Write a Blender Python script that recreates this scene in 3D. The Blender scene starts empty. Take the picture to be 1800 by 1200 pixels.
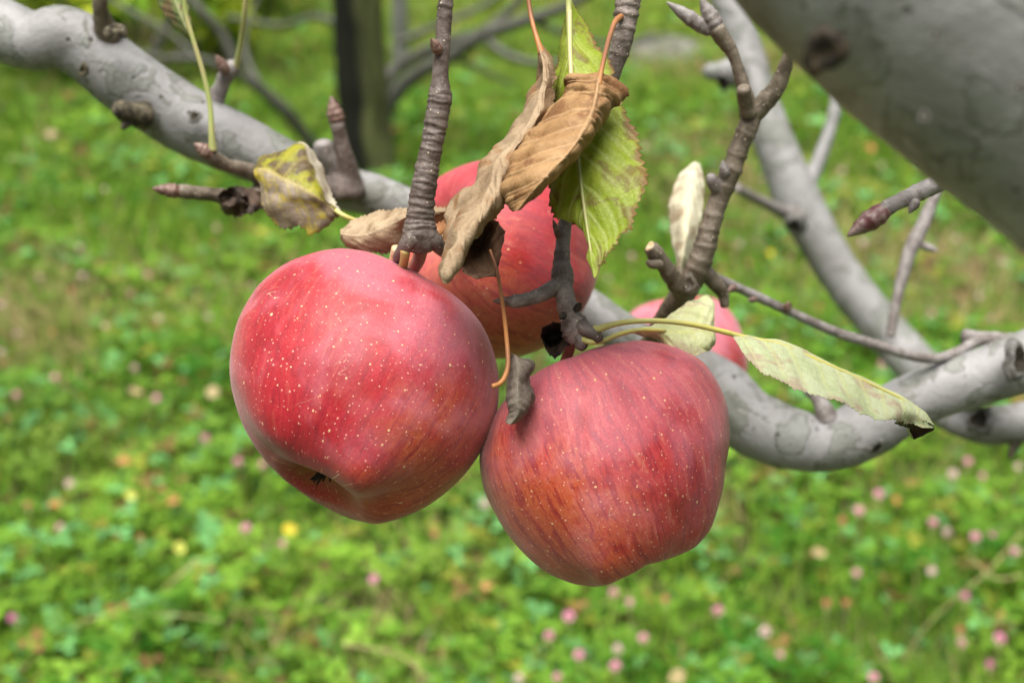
import bpy, math, random
import numpy as np
from mathutils import Vector, Matrix, noise as mnoise

random.seed(7)
rng = np.random.default_rng(11)
scene = bpy.context.scene
col = scene.collection

# ------------------------------------------------------------------ camera, sky, sun, exposure
CAM_H, PITCH, LENS = 1.15, math.radians(28.0), 45.0
cam_d = bpy.data.cameras.new('camera')
cam_d.lens = LENS; cam_d.sensor_width = 36.0
cam_d.clip_start = 0.01; cam_d.clip_end = 500.0
cam_d.dof.use_dof = True
cam_d.dof.focus_distance = 0.378
cam_d.dof.aperture_fstop = 10.0
cam_d.dof.aperture_blades = 0
cam = bpy.data.objects.new('camera', cam_d); col.objects.link(cam)
cam.location = (0, 0, CAM_H); cam.rotation_euler = (math.radians(90) - PITCH, 0, 0)
scene.camera = cam

SUN_DIR = Vector((-0.10, -0.14, 0.985)).normalized()          # towards the sun
world = bpy.data.worlds.new('World'); scene.world = world; world.use_nodes = True
wn, wl = world.node_tree.nodes, world.node_tree.links
wn.clear()
sky = wn.new('ShaderNodeTexSky'); sky.sky_type = 'NISHITA'; sky.sun_disc = False
sky.sun_elevation = math.asin(SUN_DIR.z); sky.sun_rotation = math.atan2(SUN_DIR.x, SUN_DIR.y)
sky.air_density = 1.0; sky.dust_density = 4.0; sky.ozone_density = 1.0
hs = wn.new('ShaderNodeHueSaturation'); hs.inputs['Saturation'].default_value = 0.30
bg = wn.new('ShaderNodeBackground'); bg.inputs['Strength'].default_value = 0.05
wo = wn.new('ShaderNodeOutputWorld')
wl.new(sky.outputs[0], hs.inputs['Color']); wl.new(hs.outputs[0], bg.inputs[0]); wl.new(bg.outputs[0], wo.inputs[0])

sun_d = bpy.data.lights.new('sun', 'SUN'); sun_d.energy = 3.6; sun_d.angle = math.radians(55)
sun_d.color = (1.0, 0.96, 0.90)
sun = bpy.data.objects.new('sun', sun_d); col.objects.link(sun)
sun.rotation_euler = (-SUN_DIR).to_track_quat('-Z', 'Y').to_euler()
sun.location = (0, 0, 6)

vs = scene.view_settings
vs.view_transform = 'Standard'; vs.look = 'None'; vs.gamma = 1.0; vs.use_curve_mapping = False
vs.exposure = 1.27
scene.render.engine = 'CYCLES'
scene.cycles.use_denoising = True
scene.cycles.max_bounces = 6
scene.cycles.diffuse_bounces = 3; scene.cycles.glossy_bounces = 2; scene.cycles.transmission_bounces = 3
scene.cycles.use_adaptive_sampling = True; scene.cycles.adaptive_threshold = 0.02
scene.cycles.transparent_max_bounces = 8

# ------------------------------------------------------------------ camera frame helpers
FPX = 1800 * LENS / 36.0
C0 = np.array([0, 0, CAM_H])
RV = np.array([1.0, 0, 0])
UV = np.array([0, math.sin(PITCH), math.cos(PITCH)])
FV = np.array([0, math.cos(PITCH), -math.sin(PITCH)])
def P(px, py, d):
    return C0 + RV * ((px - 900) / FPX * d) - UV * ((py - 600) / FPX * d) + FV * d
def ground_point(px, py, z=0.0):
    v = RV * ((px - 900) / FPX) - UV * ((py - 600) / FPX) + FV
    k = (z - CAM_H) / v[2]
    return C0 + v * k
def project(V):
    q = V - C0
    d = q @ FV
    return 900 + (q @ RV) / d * FPX, 600 - (q @ UV) / d * FPX, d

# ------------------------------------------------------------------ material helpers
class NT:
    def __init__(s, name):
        s.m = bpy.data.materials.new(name); s.m.use_nodes = True
        s.n = s.m.node_tree.nodes; s.l = s.m.node_tree.links
        s.n.clear()
        s.out = s.n.new('ShaderNodeOutputMaterial')
    def node(s, t, **kw):
        x = s.n.new(t)
        for k, v in kw.items():
            setattr(x, k, v)
        return x
    def put(s, sock, v):
        if hasattr(v, 'is_output') or isinstance(v, bpy.types.NodeSocket):
            s.l.new(v, sock)
        else:
            sock.default_value = v
    def math(s, op, a, b=0.0, c=None, clamp=False):
        x = s.node('ShaderNodeMath', operation=op, use_clamp=clamp)
        s.put(x.inputs[0], a); s.put(x.inputs[1], b)
        if c is not None: s.put(x.inputs[2], c)
        return x.outputs[0]
    def vmath(s, op, a, b=(0, 0, 0), scale=None):
        x = s.node('ShaderNodeVectorMath', operation=op)
        s.put(x.inputs[0], a)
        if op != 'NORMALIZE' and op != 'LENGTH' and op != 'SCALE': s.put(x.inputs[1], b)
        if scale is not None: s.put(x.inputs['Scale'], scale)
        return x.outputs[0] if op not in ('DOT_PRODUCT', 'LENGTH', 'DISTANCE') else x.outputs['Value']
    def noise(s, vec, scale, detail=3, rough=0.55, dist=0.0, w=None):
        x = s.node('ShaderNodeTexNoise')
        if w is not None:
            x.noise_dimensions = '4D'; x.inputs['W'].default_value = w
        s.put(x.inputs['Vector'], vec); x.inputs['Scale'].default_value = scale
        x.inputs['Detail'].default_value = detail; x.inputs['Roughness'].default_value = rough
        x.inputs['Distortion'].default_value = dist
        return x.outputs[0]
    def noise_col(s, vec, scale):
        x = s.node('ShaderNodeTexNoise'); s.put(x.inputs['Vector'], vec); x.inputs['Scale'].default_value = scale; x.inputs['Detail'].default_value = 4
        return x.outputs[1]
    def voronoi(s, vec, scale, feature='F1', out='Distance', rand=1.0):
        x = s.node('ShaderNodeTexVoronoi', feature=feature)
        s.put(x.inputs['Vector'], vec); x.inputs['Scale'].default_value = scale
        x.inputs['Randomness'].default_value = rand
        return x.outputs[out]
    def step(s, v, lo, hi, a=0.0, b=1.0):
        x = s.node('ShaderNodeMapRange', interpolation_type='SMOOTHSTEP')
        s.put(x.inputs['Value'], v)
        x.inputs['From Min'].default_value = lo; x.inputs['From Max'].default_value = hi
        x.inputs['To Min'].default_value = a; x.inputs['To Max'].default_value = b
        return x.outputs[0]
    def mix(s, f, a, b, mode='MIX'):
        x = s.node('ShaderNodeMix', data_type='RGBA', blend_type=mode)
        s.put(x.inputs[0], f)
        s.put(x.inputs[6], a if not isinstance(a, tuple) else (*a, 1)[:4])
        s.put(x.inputs[7], b if not isinstance(b, tuple) else (*b, 1)[:4])
        return x.outputs[2]
    def attr(s, name, out='Fac'):
        x = s.node('ShaderNodeAttribute', attribute_name=name)
        return x.outputs[out]
    def obj(s):
        return s.node('ShaderNodeTexCoord').outputs['Object']
    def bump(s, h, strength=0.5, dist=0.001, normal=None):
        x = s.node('ShaderNodeBump'); x.inputs['Strength'].default_value = strength
        x.inputs['Distance'].default_value = dist; s.put(x.inputs['Height'], h)
        if normal is not None: s.l.new(normal, x.inputs['Normal'])
        return x.outputs[0]
    def principled(s, color, rough=0.6, normal=None, spec=0.5, **kw):
        x = s.node('ShaderNodeBsdfPrincipled')
        s.put(x.inputs['Base Color'], color if not isinstance(color, tuple) else (*color, 1)[:4])
        s.put(x.inputs['Roughness'], rough)
        s.put(x.inputs['Specular IOR Level'], spec)
        if normal is not None: s.l.new(normal, x.inputs['Normal'])
        for k, v in kw.items(): s.put(x.inputs[k.replace('_', ' ')], v)
        return x.outputs[0]
    def done(s, sh):
        s.l.new(sh, s.out.inputs[0]); return s.m
    def leafy(s, sh, color, f=0.3, normal=None):
        t = s.node('ShaderNodeBsdfTranslucent')
        s.put(t.inputs[0], color if not isinstance(color, tuple) else (*color, 1)[:4])
        if normal is not None: s.l.new(normal, t.inputs['Normal'])
        m = s.node('ShaderNodeMixShader'); s.put(m.inputs[0], f)
        s.l.new(sh, m.inputs[1]); s.l.new(t.outputs[0], m.inputs[2])
        return m.outputs[0]

def srgb(r, g, b):
    f = lambda c: (c / 255 / 12.92) if c / 255 <= 0.04045 else ((c / 255 + 0.055) / 1.055) ** 2.4
    return (f(r), f(g), f(b))

def mat_bark(name, dark=(0.075, 0.072, 0.06), light=(0.24, 0.236, 0.234), moss=0.19, seed=0.0, spots=1.0):
    t = NT(name); o = t.vmath('ADD', t.obj(), (seed, seed * .7, seed * .3))
    n1 = t.noise(o, 30, 6, 0.68, 0.6)
    n2 = t.noise(o, 140, 4, 0.6)
    n3 = t.noise(o, 520, 3, 0.6)
    c = t.mix(t.step(n1, 0.30, 0.62), tuple(0.55 * a + 0.45 * b for a, b in zip(dark, light)), light)
    c = t.mix(t.step(n2, 0.50, 0.68, 0, 0.35), c, tuple(x * 1.12 for x in light))
    nb0 = t.noise(o, 15, 4, 0.6, 0.5, w=seed + 11.0)
    c = t.mix(t.step(nb0, 0.50, 0.66, 0, 0.55), c, tuple(x * 1.2 for x in light))
    c = t.mix(t.step(nb0, 0.34, 0.48, 0.5, 0), c, tuple(0.5 * (a + b) for a, b in zip(dark, light)))
    # lichen and algae film
    l1 = t.noise(o, 60, 4, 0.55, 0.8, w=2.0 + seed)
    lm = t.step(l1, 0.53, 0.56)
    rim = t.math('MULTIPLY', lm, t.step(l1, 0.56, 0.60, 1, 0))
    c = t.mix(t.math('MULTIPLY', lm, moss * 1.9, clamp=True), c, (0.115, 0.135, 0.095))
    c = t.mix(t.math('MULTIPLY', rim, 0.45), c, (0.06, 0.062, 0.045))
    l2 = t.noise(o, 22, 3, 0.5, 0.3, w=5.0 + seed)
    c = t.mix(t.step(l2, 0.54, 0.66, 0, moss * 1.3), c, (0.10, 0.097, 0.052))
    # lenticels and pits
    st = t.vmath('MULTIPLY', o, (1.0, 1.0, 1.0))
    v = t.voronoi(st, 150)
    vc = t.noise(o, 90, 1, 0.5, w=9.0)
    pit = t.math('MULTIPLY', t.step(v, 0.10, 0.17, 1, 0), t.step(vc, 0.52, 0.56, 0, spots))
    c = t.mix(pit, c, (0.05, 0.042, 0.03))
    crack = t.math('MULTIPLY', t.step(t.voronoi(t.vmath('ADD', o, t.vmath('SCALE', t.noise_col(o, 60), scale=0.03)), 30, 'DISTANCE_TO_EDGE'), 0.0, 0.02, 1, 0), t.step(t.noise(o, 45, 2, .5, w=14.0), 0.60, 0.68, 0, 0.6))
    c = t.mix(crack, c, (0.06, 0.055, 0.045))
    fl = t.noise(o, 210, 5, 0.7, 0.5, w=seed + 17.0)
    c = t.mix(t.step(fl, 0.56, 0.66, 0, 0.5), c, tuple(x * 0.5 for x in light))
    c = t.mix(t.step(fl, 0.30, 0.40, 0.5, 0), c, tuple(min(1, x * 1.22) for x in light))
    h = t.math('ADD', t.math('MULTIPLY', n2, 0.45), t.math('MULTIPLY', n3, 0.3))
    h = t.math('ADD', h, t.math('MULTIPLY', fl, 0.25))
    h = t.math('SUBTRACT', h, t.math('MULTIPLY', pit, 0.6))
    h = t.math('SUBTRACT', h, t.math('MULTIPLY', crack, 0.6))
    h = t.math('ADD', h, t.math('MULTIPLY', lm, 0.25))
    nb = t.bump(h, 0.7, 0.0014)
    return t.done(t.principled(c, t.step(n2, 0.3, 0.7, 0.5, 0.72), nb, 0.45))

def mat_twig(name, base=(0.070, 0.050, 0.040), light=(0.155, 0.125, 0.108), seed=0.0):
    t = NT(name); o = t.vmath('ADD', t.obj(), (seed, seed, seed))
    n1 = t.noise(o, 160, 4, 0.6, 0.3); n2 = t.noise(o, 700, 4, 0.65)
    ring = t.attr('ring')
    c = t.mix(t.step(n1, 0.35, 0.68), base, light)
    c = t.mix(t.step(n2, 0.56, 0.72, 0, 0.6), c, tuple(x * 1.5 for x in light))
    c = t.mix(t.step(n2, 0.30, 0.42, 0.75, 0), c, tuple(x * 0.45 for x in base))
    c = t.mix(t.step(ring, 0.0, 0.5, 0.55, 0), c, tuple(x * 0.38 for x in base))
    v = t.voronoi(o, 480); pc = t.noise(o, 300, 1, .5, w=3.0)
    dot = t.math('MULTIPLY', t.step(v, 0.10, 0.2, 1, 0), t.step(pc, 0.5, 0.56))
    c = t.mix(dot, c, (0.42, 0.36, 0.27))
    h = t.math('ADD', t.math('MULTIPLY', n2, 0.8), t.math('MULTIPLY', n1, 0.6))
    h = t.math('ADD', h, t.math('MULTIPLY', dot, 0.4))
    nb = t.bump(h, 0.6, 0.0007)
    return t.done(t.principled(c, 0.55, nb, 0.4))

def mat_plain(name, c1, c2, scale=300, rough=0.5, bump=0.2, trans=0.0, spec=0.4):
    t = NT(name); o = t.obj(); n = t.noise(o, scale, 4, 0.6)
    c = t.mix(t.step(n, 0.35, 0.65), c1, c2)
    nb = t.bump(n, bump, 0.0008)
    sh = t.principled(c, rough, nb, spec)
    if trans: sh = t.leafy(sh, c, trans, nb)
    return t.done(sh)

def mat_leaf(name, c1, c2, vein, blotch, blotch_amt=0.5, edge=None, rough=0.55, trans=0.3, seed=0.0, vein_amt=0.8, under=None, fine=(0.8,), spec=0.35, split=None):
    """blade with veins (mesh attributes vein, s, t), blotches and a fine net of veins"""
    t = NT(name); o = t.vmath('ADD', t.obj(), (seed, seed * 0.5, -seed))
    n1 = t.noise(o, 70, 4, 0.6, 0.3); n2 = t.noise(o, 420, 4, 0.6); n3 = t.noise(o, 120, 4, 0.6, 0.6, w=4.0)
    c = t.mix(t.step(n1, 0.33, 0.66), c1, c2)
    c = t.mix(t.step(n2, 0.45, 0.75, 0, 0.35), c, tuple(x * 1.25 for x in c2))
    a_s = t.math('ABSOLUTE', t.attr('s'))
    bl = t.step(t.math('ADD', n3, t.math('MULTIPLY', a_s, 0.10)), 0.60 - 0.12 * blotch_amt, 0.72 - 0.12 * blotch_amt, 0, min(1, 0.5 + blotch_amt))
    c = t.mix(bl, c, blotch)
    if edge is not None:
        c = t.mix(t.step(t.math('ADD', a_s, t.math('MULTIPLY', n3, 0.25)), 0.98, 1.12), c, edge)
    if split is not None:
        sg = t.math('ADD', t.attr('s'), t.math('MULTIPLY', t.math('SUBTRACT', n3, 0.5), 0.12))
        up_c = t.mix(t.step(n3, 0.46, 0.58), split[0], split[1])
        c = t.mix(t.step(sg, -0.06, 0.0, 1, 0), c, up_c)
        c = t.mix(t.step(sg, -0.70, -0.62, 1, 0), c, split[2])
    net = t.voronoi(o, 620, 'DISTANCE_TO_EDGE')
    nm = t.step(net, 0.0, 0.10, 1, 0)
    c = t.mix(t.math('MULTIPLY', nm, 0.22 * vein_amt), c, vein)
    v = t.attr('vein')
    c = t.mix(t.math('MULTIPLY', v, vein_amt, clamp=True), c, vein)
    if under is not None:
        g = t.node('ShaderNodeNewGeometry')
        c = t.mix(g.outputs['Backfacing'], c, under)
    h = t.math('ADD', t.math('MULTIPLY', nm, 0.5), t.math('MULTIPLY', n2, 0.9))
    nb = t.bump(h, 0.5, 0.0005 * fine[0])
    sh = t.principled(c, rough, nb, spec)
    return t.done(t.leafy(sh, c, trans, nb))

def skin_rgb(r, g, b, k=0.70):
    return tuple(c * k for c in srgb(r, g, b))
def mat_apple(name, seed, yellow_dir, yellow_amt=0.7, bias=0.0, bloom=0.35, streak=0.6, dot=1.0, pale=0.6, reds=((190, 36, 48), (176, 24, 34))):
    """streaked red skin over a yellow ground, corky dots, patchy wax bloom; axis of the fruit is local Z"""
    t = NT(name); o = t.vmath('SCALE', t.obj(), scale=25.0)          # radius about 1
    os = t.vmath('ADD', o, (seed, -seed, seed * 0.37))
    sx = t.node('ShaderNodeSeparateXYZ'); t.l.new(o, sx.inputs[0])
    flat = t.node('ShaderNodeCombineXYZ'); t.l.new(sx.outputs[0], flat.inputs[0]); t.l.new(sx.outputs[1], flat.inputs[1])
    d = t.vmath('NORMALIZE', flat.outputs[0])
    z = sx.outputs[2]
    cz = t.node('ShaderNodeCombineXYZ'); t.l.new(t.math('MULTIPLY', z, 0.17), cz.inputs[2])
    wob = t.vmath('SCALE', t.vmath('SUBTRACT', t.node('ShaderNodeTexNoise').outputs[1], (0.5, 0.5, 0.5)), scale=0.0)
    sv = t.vmath('ADD', t.vmath('ADD', d, cz.outputs[0]), (seed * 2.1, seed, seed))
    warp = t.node('ShaderNodeTexNoise'); t.l.new(os, warp.inputs['Vector']); warp.inputs['Scale'].default_value = 2.6
    sv = t.vmath('ADD', sv, t.vmath('SCALE', t.vmath('SUBTRACT', warp.outputs[1], (0.5, 0.5, 0.5)), scale=0.10))
    s1 = t.noise(sv, 19, 4, 0.62, 0.1)
    s2 = t.noise(sv, 40, 3, 0.6)
    m1 = t.noise(os, 2.2, 4, 0.6, 0.3)
    m2 = t.noise(os, 16, 5, 0.7)
    m3 = t.noise(os, 60, 3, 0.7)
    # how much red
    yd = t.vmath('DOT_PRODUCT', t.vmath('NORMALIZE', o), Vector(yellow_dir).normalized()[:])
    yl = t.math('ADD', t.math('MULTIPLY', yd, 0.55), t.math('MULTIPLY', t.math('SUBTRACT', m1, 0.5), 0.75))
    yl = t.step(t.math('ADD', yl, bias), 0.05, 0.75, 0, yellow_amt)
    ground = t.mix(m2, skin_rgb(198, 150, 66), skin_rgb(172, 152, 60))
    red = t.mix(t.step(m1, 0.35, 0.65), skin_rgb(*reds[0]), skin_rgb(*reds[1]))
    orange = t.mix(t.step(m2, 0.3, 0.7), skin_rgb(196, 74, 44), skin_rgb(206, 104, 58))
    c = t.mix(t.step(t.math('ADD', yl, t.math('MULTIPLY', t.math('SUBTRACT', s1, 0.5), 0.55)), 0.05, 0.60), red, orange)
    c = t.mix(t.step(t.math('ADD', yl, t.math('MULTIPLY', t.math('SUBTRACT', m2, 0.5), 0.35)), 0.62, 1.05), c, ground)
    # meridional streaks, dark and light
    c = t.mix(t.math('MULTIPLY', t.step(s1, 0.52, 0.60, 0, 1), streak * 0.7), c, skin_rgb(150, 18, 36))
    c = t.mix(t.math('MULTIPLY', t.step(s2, 0.53, 0.66, 0, 1), streak * 0.6), c, skin_rgb(140, 22, 34))
    c = t.mix(t.math('MULTIPLY', t.step(s1, 0.30, 0.46, 1, 0), pale), c, skin_rgb(212, 112, 90))
    c = t.mix(t.step(m3, 0.52, 0.74, 0, 0.26), c, skin_rgb(214, 100, 78))
    c = t.mix(t.step(m3, 0.28, 0.48, 0.45, 0), c, skin_rgb(136, 18, 32))
    mm = t.noise(os, 7.0, 5, 0.7, 0.4, w=seed + 40.0)
    c = t.mix(t.step(mm, 0.52, 0.68, 0, 0.5), c, skin_rgb(142, 14, 30))
    c = t.mix(t.step(mm, 0.30, 0.44, 0.35, 0), c, skin_rgb(214, 92, 74))
    # stalk cavity and eye basin go green-yellow
    rr = t.vmath('LENGTH', flat.outputs[0])
    cav = t.math('MULTIPLY', t.step(t.math('ADD', rr, t.math('MULTIPLY', m2, 0.18)), 0.16, 0.40, 1, 0), 0.75)
    c = t.mix(cav, c, t.mix(m2, skin_rgb(176, 150, 62), skin_rgb(140, 140, 52)))
    # wax bloom in patches
    b1 = t.noise(os, 1.6, 3, 0.55, 0.4, w=seed + 3.0)
    bz = t.math('ADD', b1, t.math('MULTIPLY', z, 0.16))
    bm = t.math('MULTIPLY', t.step(bz, 0.40, 0.66), t.step(m3, 0.1, 0.7, 0.55, 1.0))
    c = t.mix(t.math('MULTIPLY', bm, bloom), c, skin_rgb(226, 160, 178, 0.85))
    # corky dots
    th_ = t.math('ARCTAN2', sx.outputs[1], sx.outputs[0])
    def dots(scale, rad, keep, w):
        v = t.node('ShaderNodeTexVoronoi', voronoi_dimensions='2D')
        cv = t.node('ShaderNodeCombineXYZ'); t.l.new(t.math('ADD', t.math('MULTIPLY', th_, 0.93), w + seed), cv.inputs[0]); t.l.new(t.math('ADD', z, w), cv.inputs[1])
        t.l.new(cv.outputs[0], v.inputs['Vector']); v.inputs['Scale'].default_value = scale; v.inputs['Randomness'].default_value = 0.95
        cs = t.node('ShaderNodeSeparateColor'); t.l.new(v.outputs['Color'], cs.inputs[0])
        r = t.math('ADD', t.math('MULTIPLY', t.math('MULTIPLY', cs.outputs[0], cs.outputs[2]), rad), rad * 0.45)
        k = t.math('LESS_THAN', cs.outputs[1], keep)
        f = t.math('SUBTRACT', 1.0, t.math('DIVIDE', v.outputs['Distance'], r), clamp=True)
        return t.math('MULTIPLY', t.step(f, 0.05, 0.5), k), t.math('MULTIPLY', t.step(f, 0.0, 0.15), k)
    low = t.step(z, -0.5, 0.7, 1.0, 0.4)
    d1, h1 = dots(7.0, 0.080, 0.55 * dot, 0.0)
    d2, h2 = dots(17.0, 0.14, 0.6 * dot, 7.7)
    c = t.mix(t.math('MULTIPLY', h1, 0.35), c, skin_rgb(196, 96, 74))
    c = t.mix(t.math('MULTIPLY', d1, 0.85), c, skin_rgb(240, 196, 150, 0.8))
    c = t.mix(t.math('MULTIPLY', t.math('MULTIPLY', d2, low), 0.7), c, skin_rgb(240, 172, 150, 0.85))
    # a few fine scratches
    wv = t.noise(os, 2.4, 2, 0.5, 1.2, w=21.0 + seed)
    sc = t.math('MULTIPLY', t.step(t.math('ABSOLUTE', t.math('SUBTRACT', wv, 0.5)), 0.0, 0.0045, 1, 0), t.step(t.noise(os, 3.2, 2, .5, w=30.0 + seed), 0.60, 0.66))
    c = t.mix(t.math('MULTIPLY', sc, 0.55), c, skin_rgb(222, 190, 160))
    h = t.math('ADD', t.math('MULTIPLY', m3, 0.35), t.math('MULTIPLY', d1, 0.8))
    h = t.math('ADD', h, t.math('MULTIPLY', d2, 0.35))
    h = t.math('ADD', h, t.math('MULTIPLY', m2, 0.5))
    nb = t.bump(h, 0.30, 0.0006)
    rough = t.step(t.math('ADD', m2, t.math('MULTIPLY', bm, 0.3)), 0.2, 0.9, 0.40, 0.58)
    x = t.principled(c, rough, nb, 0.36, Sheen_Weight=0.22, Sheen_Roughness=0.45, Sheen_Tint=(1.0, 0.86, 0.9, 1))
    return t.done(x)

# ------------------------------------------------------------------ object helpers
ORIGIN = {}
def link(o, parent, origin):
    origin = np.array(origin, float)
    col.objects.link(o)
    if parent is not None:
        o.parent = parent
        o.location = origin - ORIGIN[parent.name]
    else:
        o.location = origin
    ORIGIN[o.name] = origin
    return o
def make_mesh(name, V, F, smooth=True, attrs=None, origin=(0, 0, 0)):
    me = bpy.data.meshes.new(name)
    me.from_pydata((np.asarray(V) - np.asarray(origin)).tolist(), [], F)
    if smooth:
        me.polygons.foreach_set('use_smooth', [True] * len(me.polygons))
    for k, a in (attrs or {}).items():
        at = me.attributes.new(k, 'FLOAT', 'POINT'); at.data.foreach_set('value', np.asarray(a, np.float32))
    me.update()
    return me
def mobj(name, V, F, mat, parent=None, origin=None, smooth=True, attrs=None):
    V = np.asarray(V, float)
    if origin is None: origin = V[0]
    me = make_mesh(name, V, F, smooth, attrs, origin)
    o = bpy.data.objects.new(name, me)
    me.materials.append(mat)
    return link(o, parent, origin)
def empty(name, loc, parent=None):
    o = bpy.data.objects.new(name, None); o.empty_display_size = 0.02
    return link(o, parent, loc)
def tag(o, label=None, cat=None, group=None, kind=None):
    if label: o['label'] = label
    if cat: o['category'] = cat
    if group: o['group'] = group
    if kind: o['kind'] = kind
    return o

def catmull(A, n):
    """A: K x D control rows -> n x D samples through them (chord-uniform in index)"""
    A = np.asarray(A, float); K = len(A)
    if K == 2:
        u = np.linspace(0, 1, n)[:, None]; return A[0] * (1 - u) + A[1] * u
    E = np.vstack([2 * A[0] - A[1], A, 2 * A[-1] - A[-2]])
    u = np.linspace(0, K - 1, n); i = np.minimum(u.astype(int), K - 2); f = (u - i)[:, None]
    p0, p1, p2, p3 = E[i], E[i + 1], E[i + 2], E[i + 3]
    return 0.5 * (2 * p1 + (p2 - p0) * f + (2 * p0 - 5 * p1 + 4 * p2 - p3) * f**2 + (3 * p1 - p0 - 3 * p2 + p3) * f**3)

def nz(v, s, off=0.0):
    return mnoise.noise(Vector((v[0] * s + off, v[1] * s - off, v[2] * s + off * 0.5)))

def tube_data(path, ns=16, n=None, lump=0.06, lump_scale=40, rings=None, ring_amp=0.12, seed=0, world_pts=False, bumps=(), cap_round=True, fine=0.0):
    """path rows (px, py, depth, radius px) or world (x,y,z,r). rings: list of (pos 0..1, width m) ridges."""
    rows = []
    for r in path:
        if world_pts: rows.append(r)
        else:
            w = P(r[0], r[1], r[2]); rows.append((*w, r[3] / FPX * r[2]))
    rows = np.array(rows, float)
    # resample evenly by arc length
    S = catmull(rows, max(40, 14 * len(rows)))
    L = np.concatenate([[0], np.cumsum(np.linalg.norm(np.diff(S[:, :3], axis=0), axis=1))])
    if n is None: n = int(max(12, min(260, L[-1] / max(0.5e-3, np.mean(S[:, 3]) * 0.45))))
    q = np.linspace(0, L[-1], n)
    S = np.stack([np.interp(q, L, S[:, k]) for k in range(4)], axis=1)
    c, r = S[:, :3], np.maximum(S[:, 3], 1e-5)
    T = np.gradient(c, axis=0); T /= np.linalg.norm(T, axis=1)[:, None] + 1e-12
    N = np.zeros_like(T); a = np.array([0.3, 0.2, 0.93]); a = a - T[0] * (a @ T[0]); N[0] = a / np.linalg.norm(a)
    for i in range(1, n):
        v = N[i - 1] - T[i] * (N[i - 1] @ T[i]); N[i] = v / (np.linalg.norm(v) + 1e-12)
    B = np.cross(T, N)
    ang = np.linspace(0, 2 * math.pi, ns, endpoint=False)
    ringf = np.zeros((n, ns)); ringc = np.ones((n, ns))
    if rings:
        for (pos, wid, amp, tilt, ph) in rings:
            s0 = pos * L[-1]
            x = (q[:, None] - s0 - tilt * np.cos(ang + ph)[None, :] - 0.00025 * np.sin(3 * ang + ph)[None, :]) / wid
            saw = np.where((x > -1) & (x < 0), 1 + x, np.where((x >= 0) & (x < 0.35), 1 - x / 0.35, 0))
            ringf = np.maximum(ringf, amp * saw)
            ringc = np.minimum(ringc, np.clip(np.abs(x - 0.42) / 0.35, 0, 1))
    V = []
    for i in range(n):
        for j in range(ns):
            d = N[i] * math.cos(ang[j]) + B[i] * math.sin(ang[j])
            p = c[i] + d * r[i]
            k = 1 + lump * nz(p, lump_scale, seed) + 0.5 * lump * nz(p, lump_scale * 2.7, seed + 5)
            if fine: k += fine * nz(p, lump_scale * 9, seed + 9)
            for (bp, br, ba) in bumps:
                k += ba * math.exp(-float(np.sum((p - bp) ** 2)) / (br * br))
            k += ringf[i, j]
            V.append(c[i] + d * r[i] * k)
    F = []
    for i in range(n - 1):
        for j in range(ns):
            a_, b_ = i * ns + j, i * ns + (j + 1) % ns
            F.append((a_, b_, b_ + ns, a_ + ns))
    R = list(ringc.ravel())
    for (i, sg) in ((0, -1), (n - 1, 1)):
        # domed caps
        base = i * ns
        if cap_round:
            start = len(V)
            for j in range(ns):
                V.append(c[i] + (V[base + j] - c[i]) * 0.65 + T[i] * sg * r[i] * 0.28)
            V.append(c[i] + T[i] * sg * r[i] * 0.38)
            R += [1.0] * (ns + 1)
            for j in range(ns):
                j2 = (j + 1) % ns
                quad = (base + j, base + j2, start + j2, start + j); tri = (start + j, start + j2, start + ns)
                F.append(quad if sg > 0 else quad[::-1]); F.append(tri if sg > 0 else tri[::-1])
        else:
            V.append(c[i]); R.append(1.0); k0 = len(V) - 1
            for j in range(ns):
                tri = (base + j, base + (j + 1) % ns, k0); F.append(tri if sg > 0 else tri[::-1])
    return np.array(V), F, {'ring': np.array(R)}, c
def tube(name, path, mat, parent=None, **kw):
    V, F, A, c = tube_data(path, **kw)
    return mobj(name, V, F, mat, parent, origin=c[0], attrs=A)

def ring_set(spans, seed):
    """spans: (from, to, count) along the twig -> irregular growth rings"""
    rr = random.Random(seed); out = []
    for a, b, k in spans:
        for i in range(k):
            out.append((a + (b - a) * (i + rr.uniform(0.1, 0.9)) / k, rr.uniform(0.0008, 0.0019), rr.uniform(0.05, 0.17), rr.uniform(-0.0005, 0.0005), rr.uniform(0, 6.3)))
    return out

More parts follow.
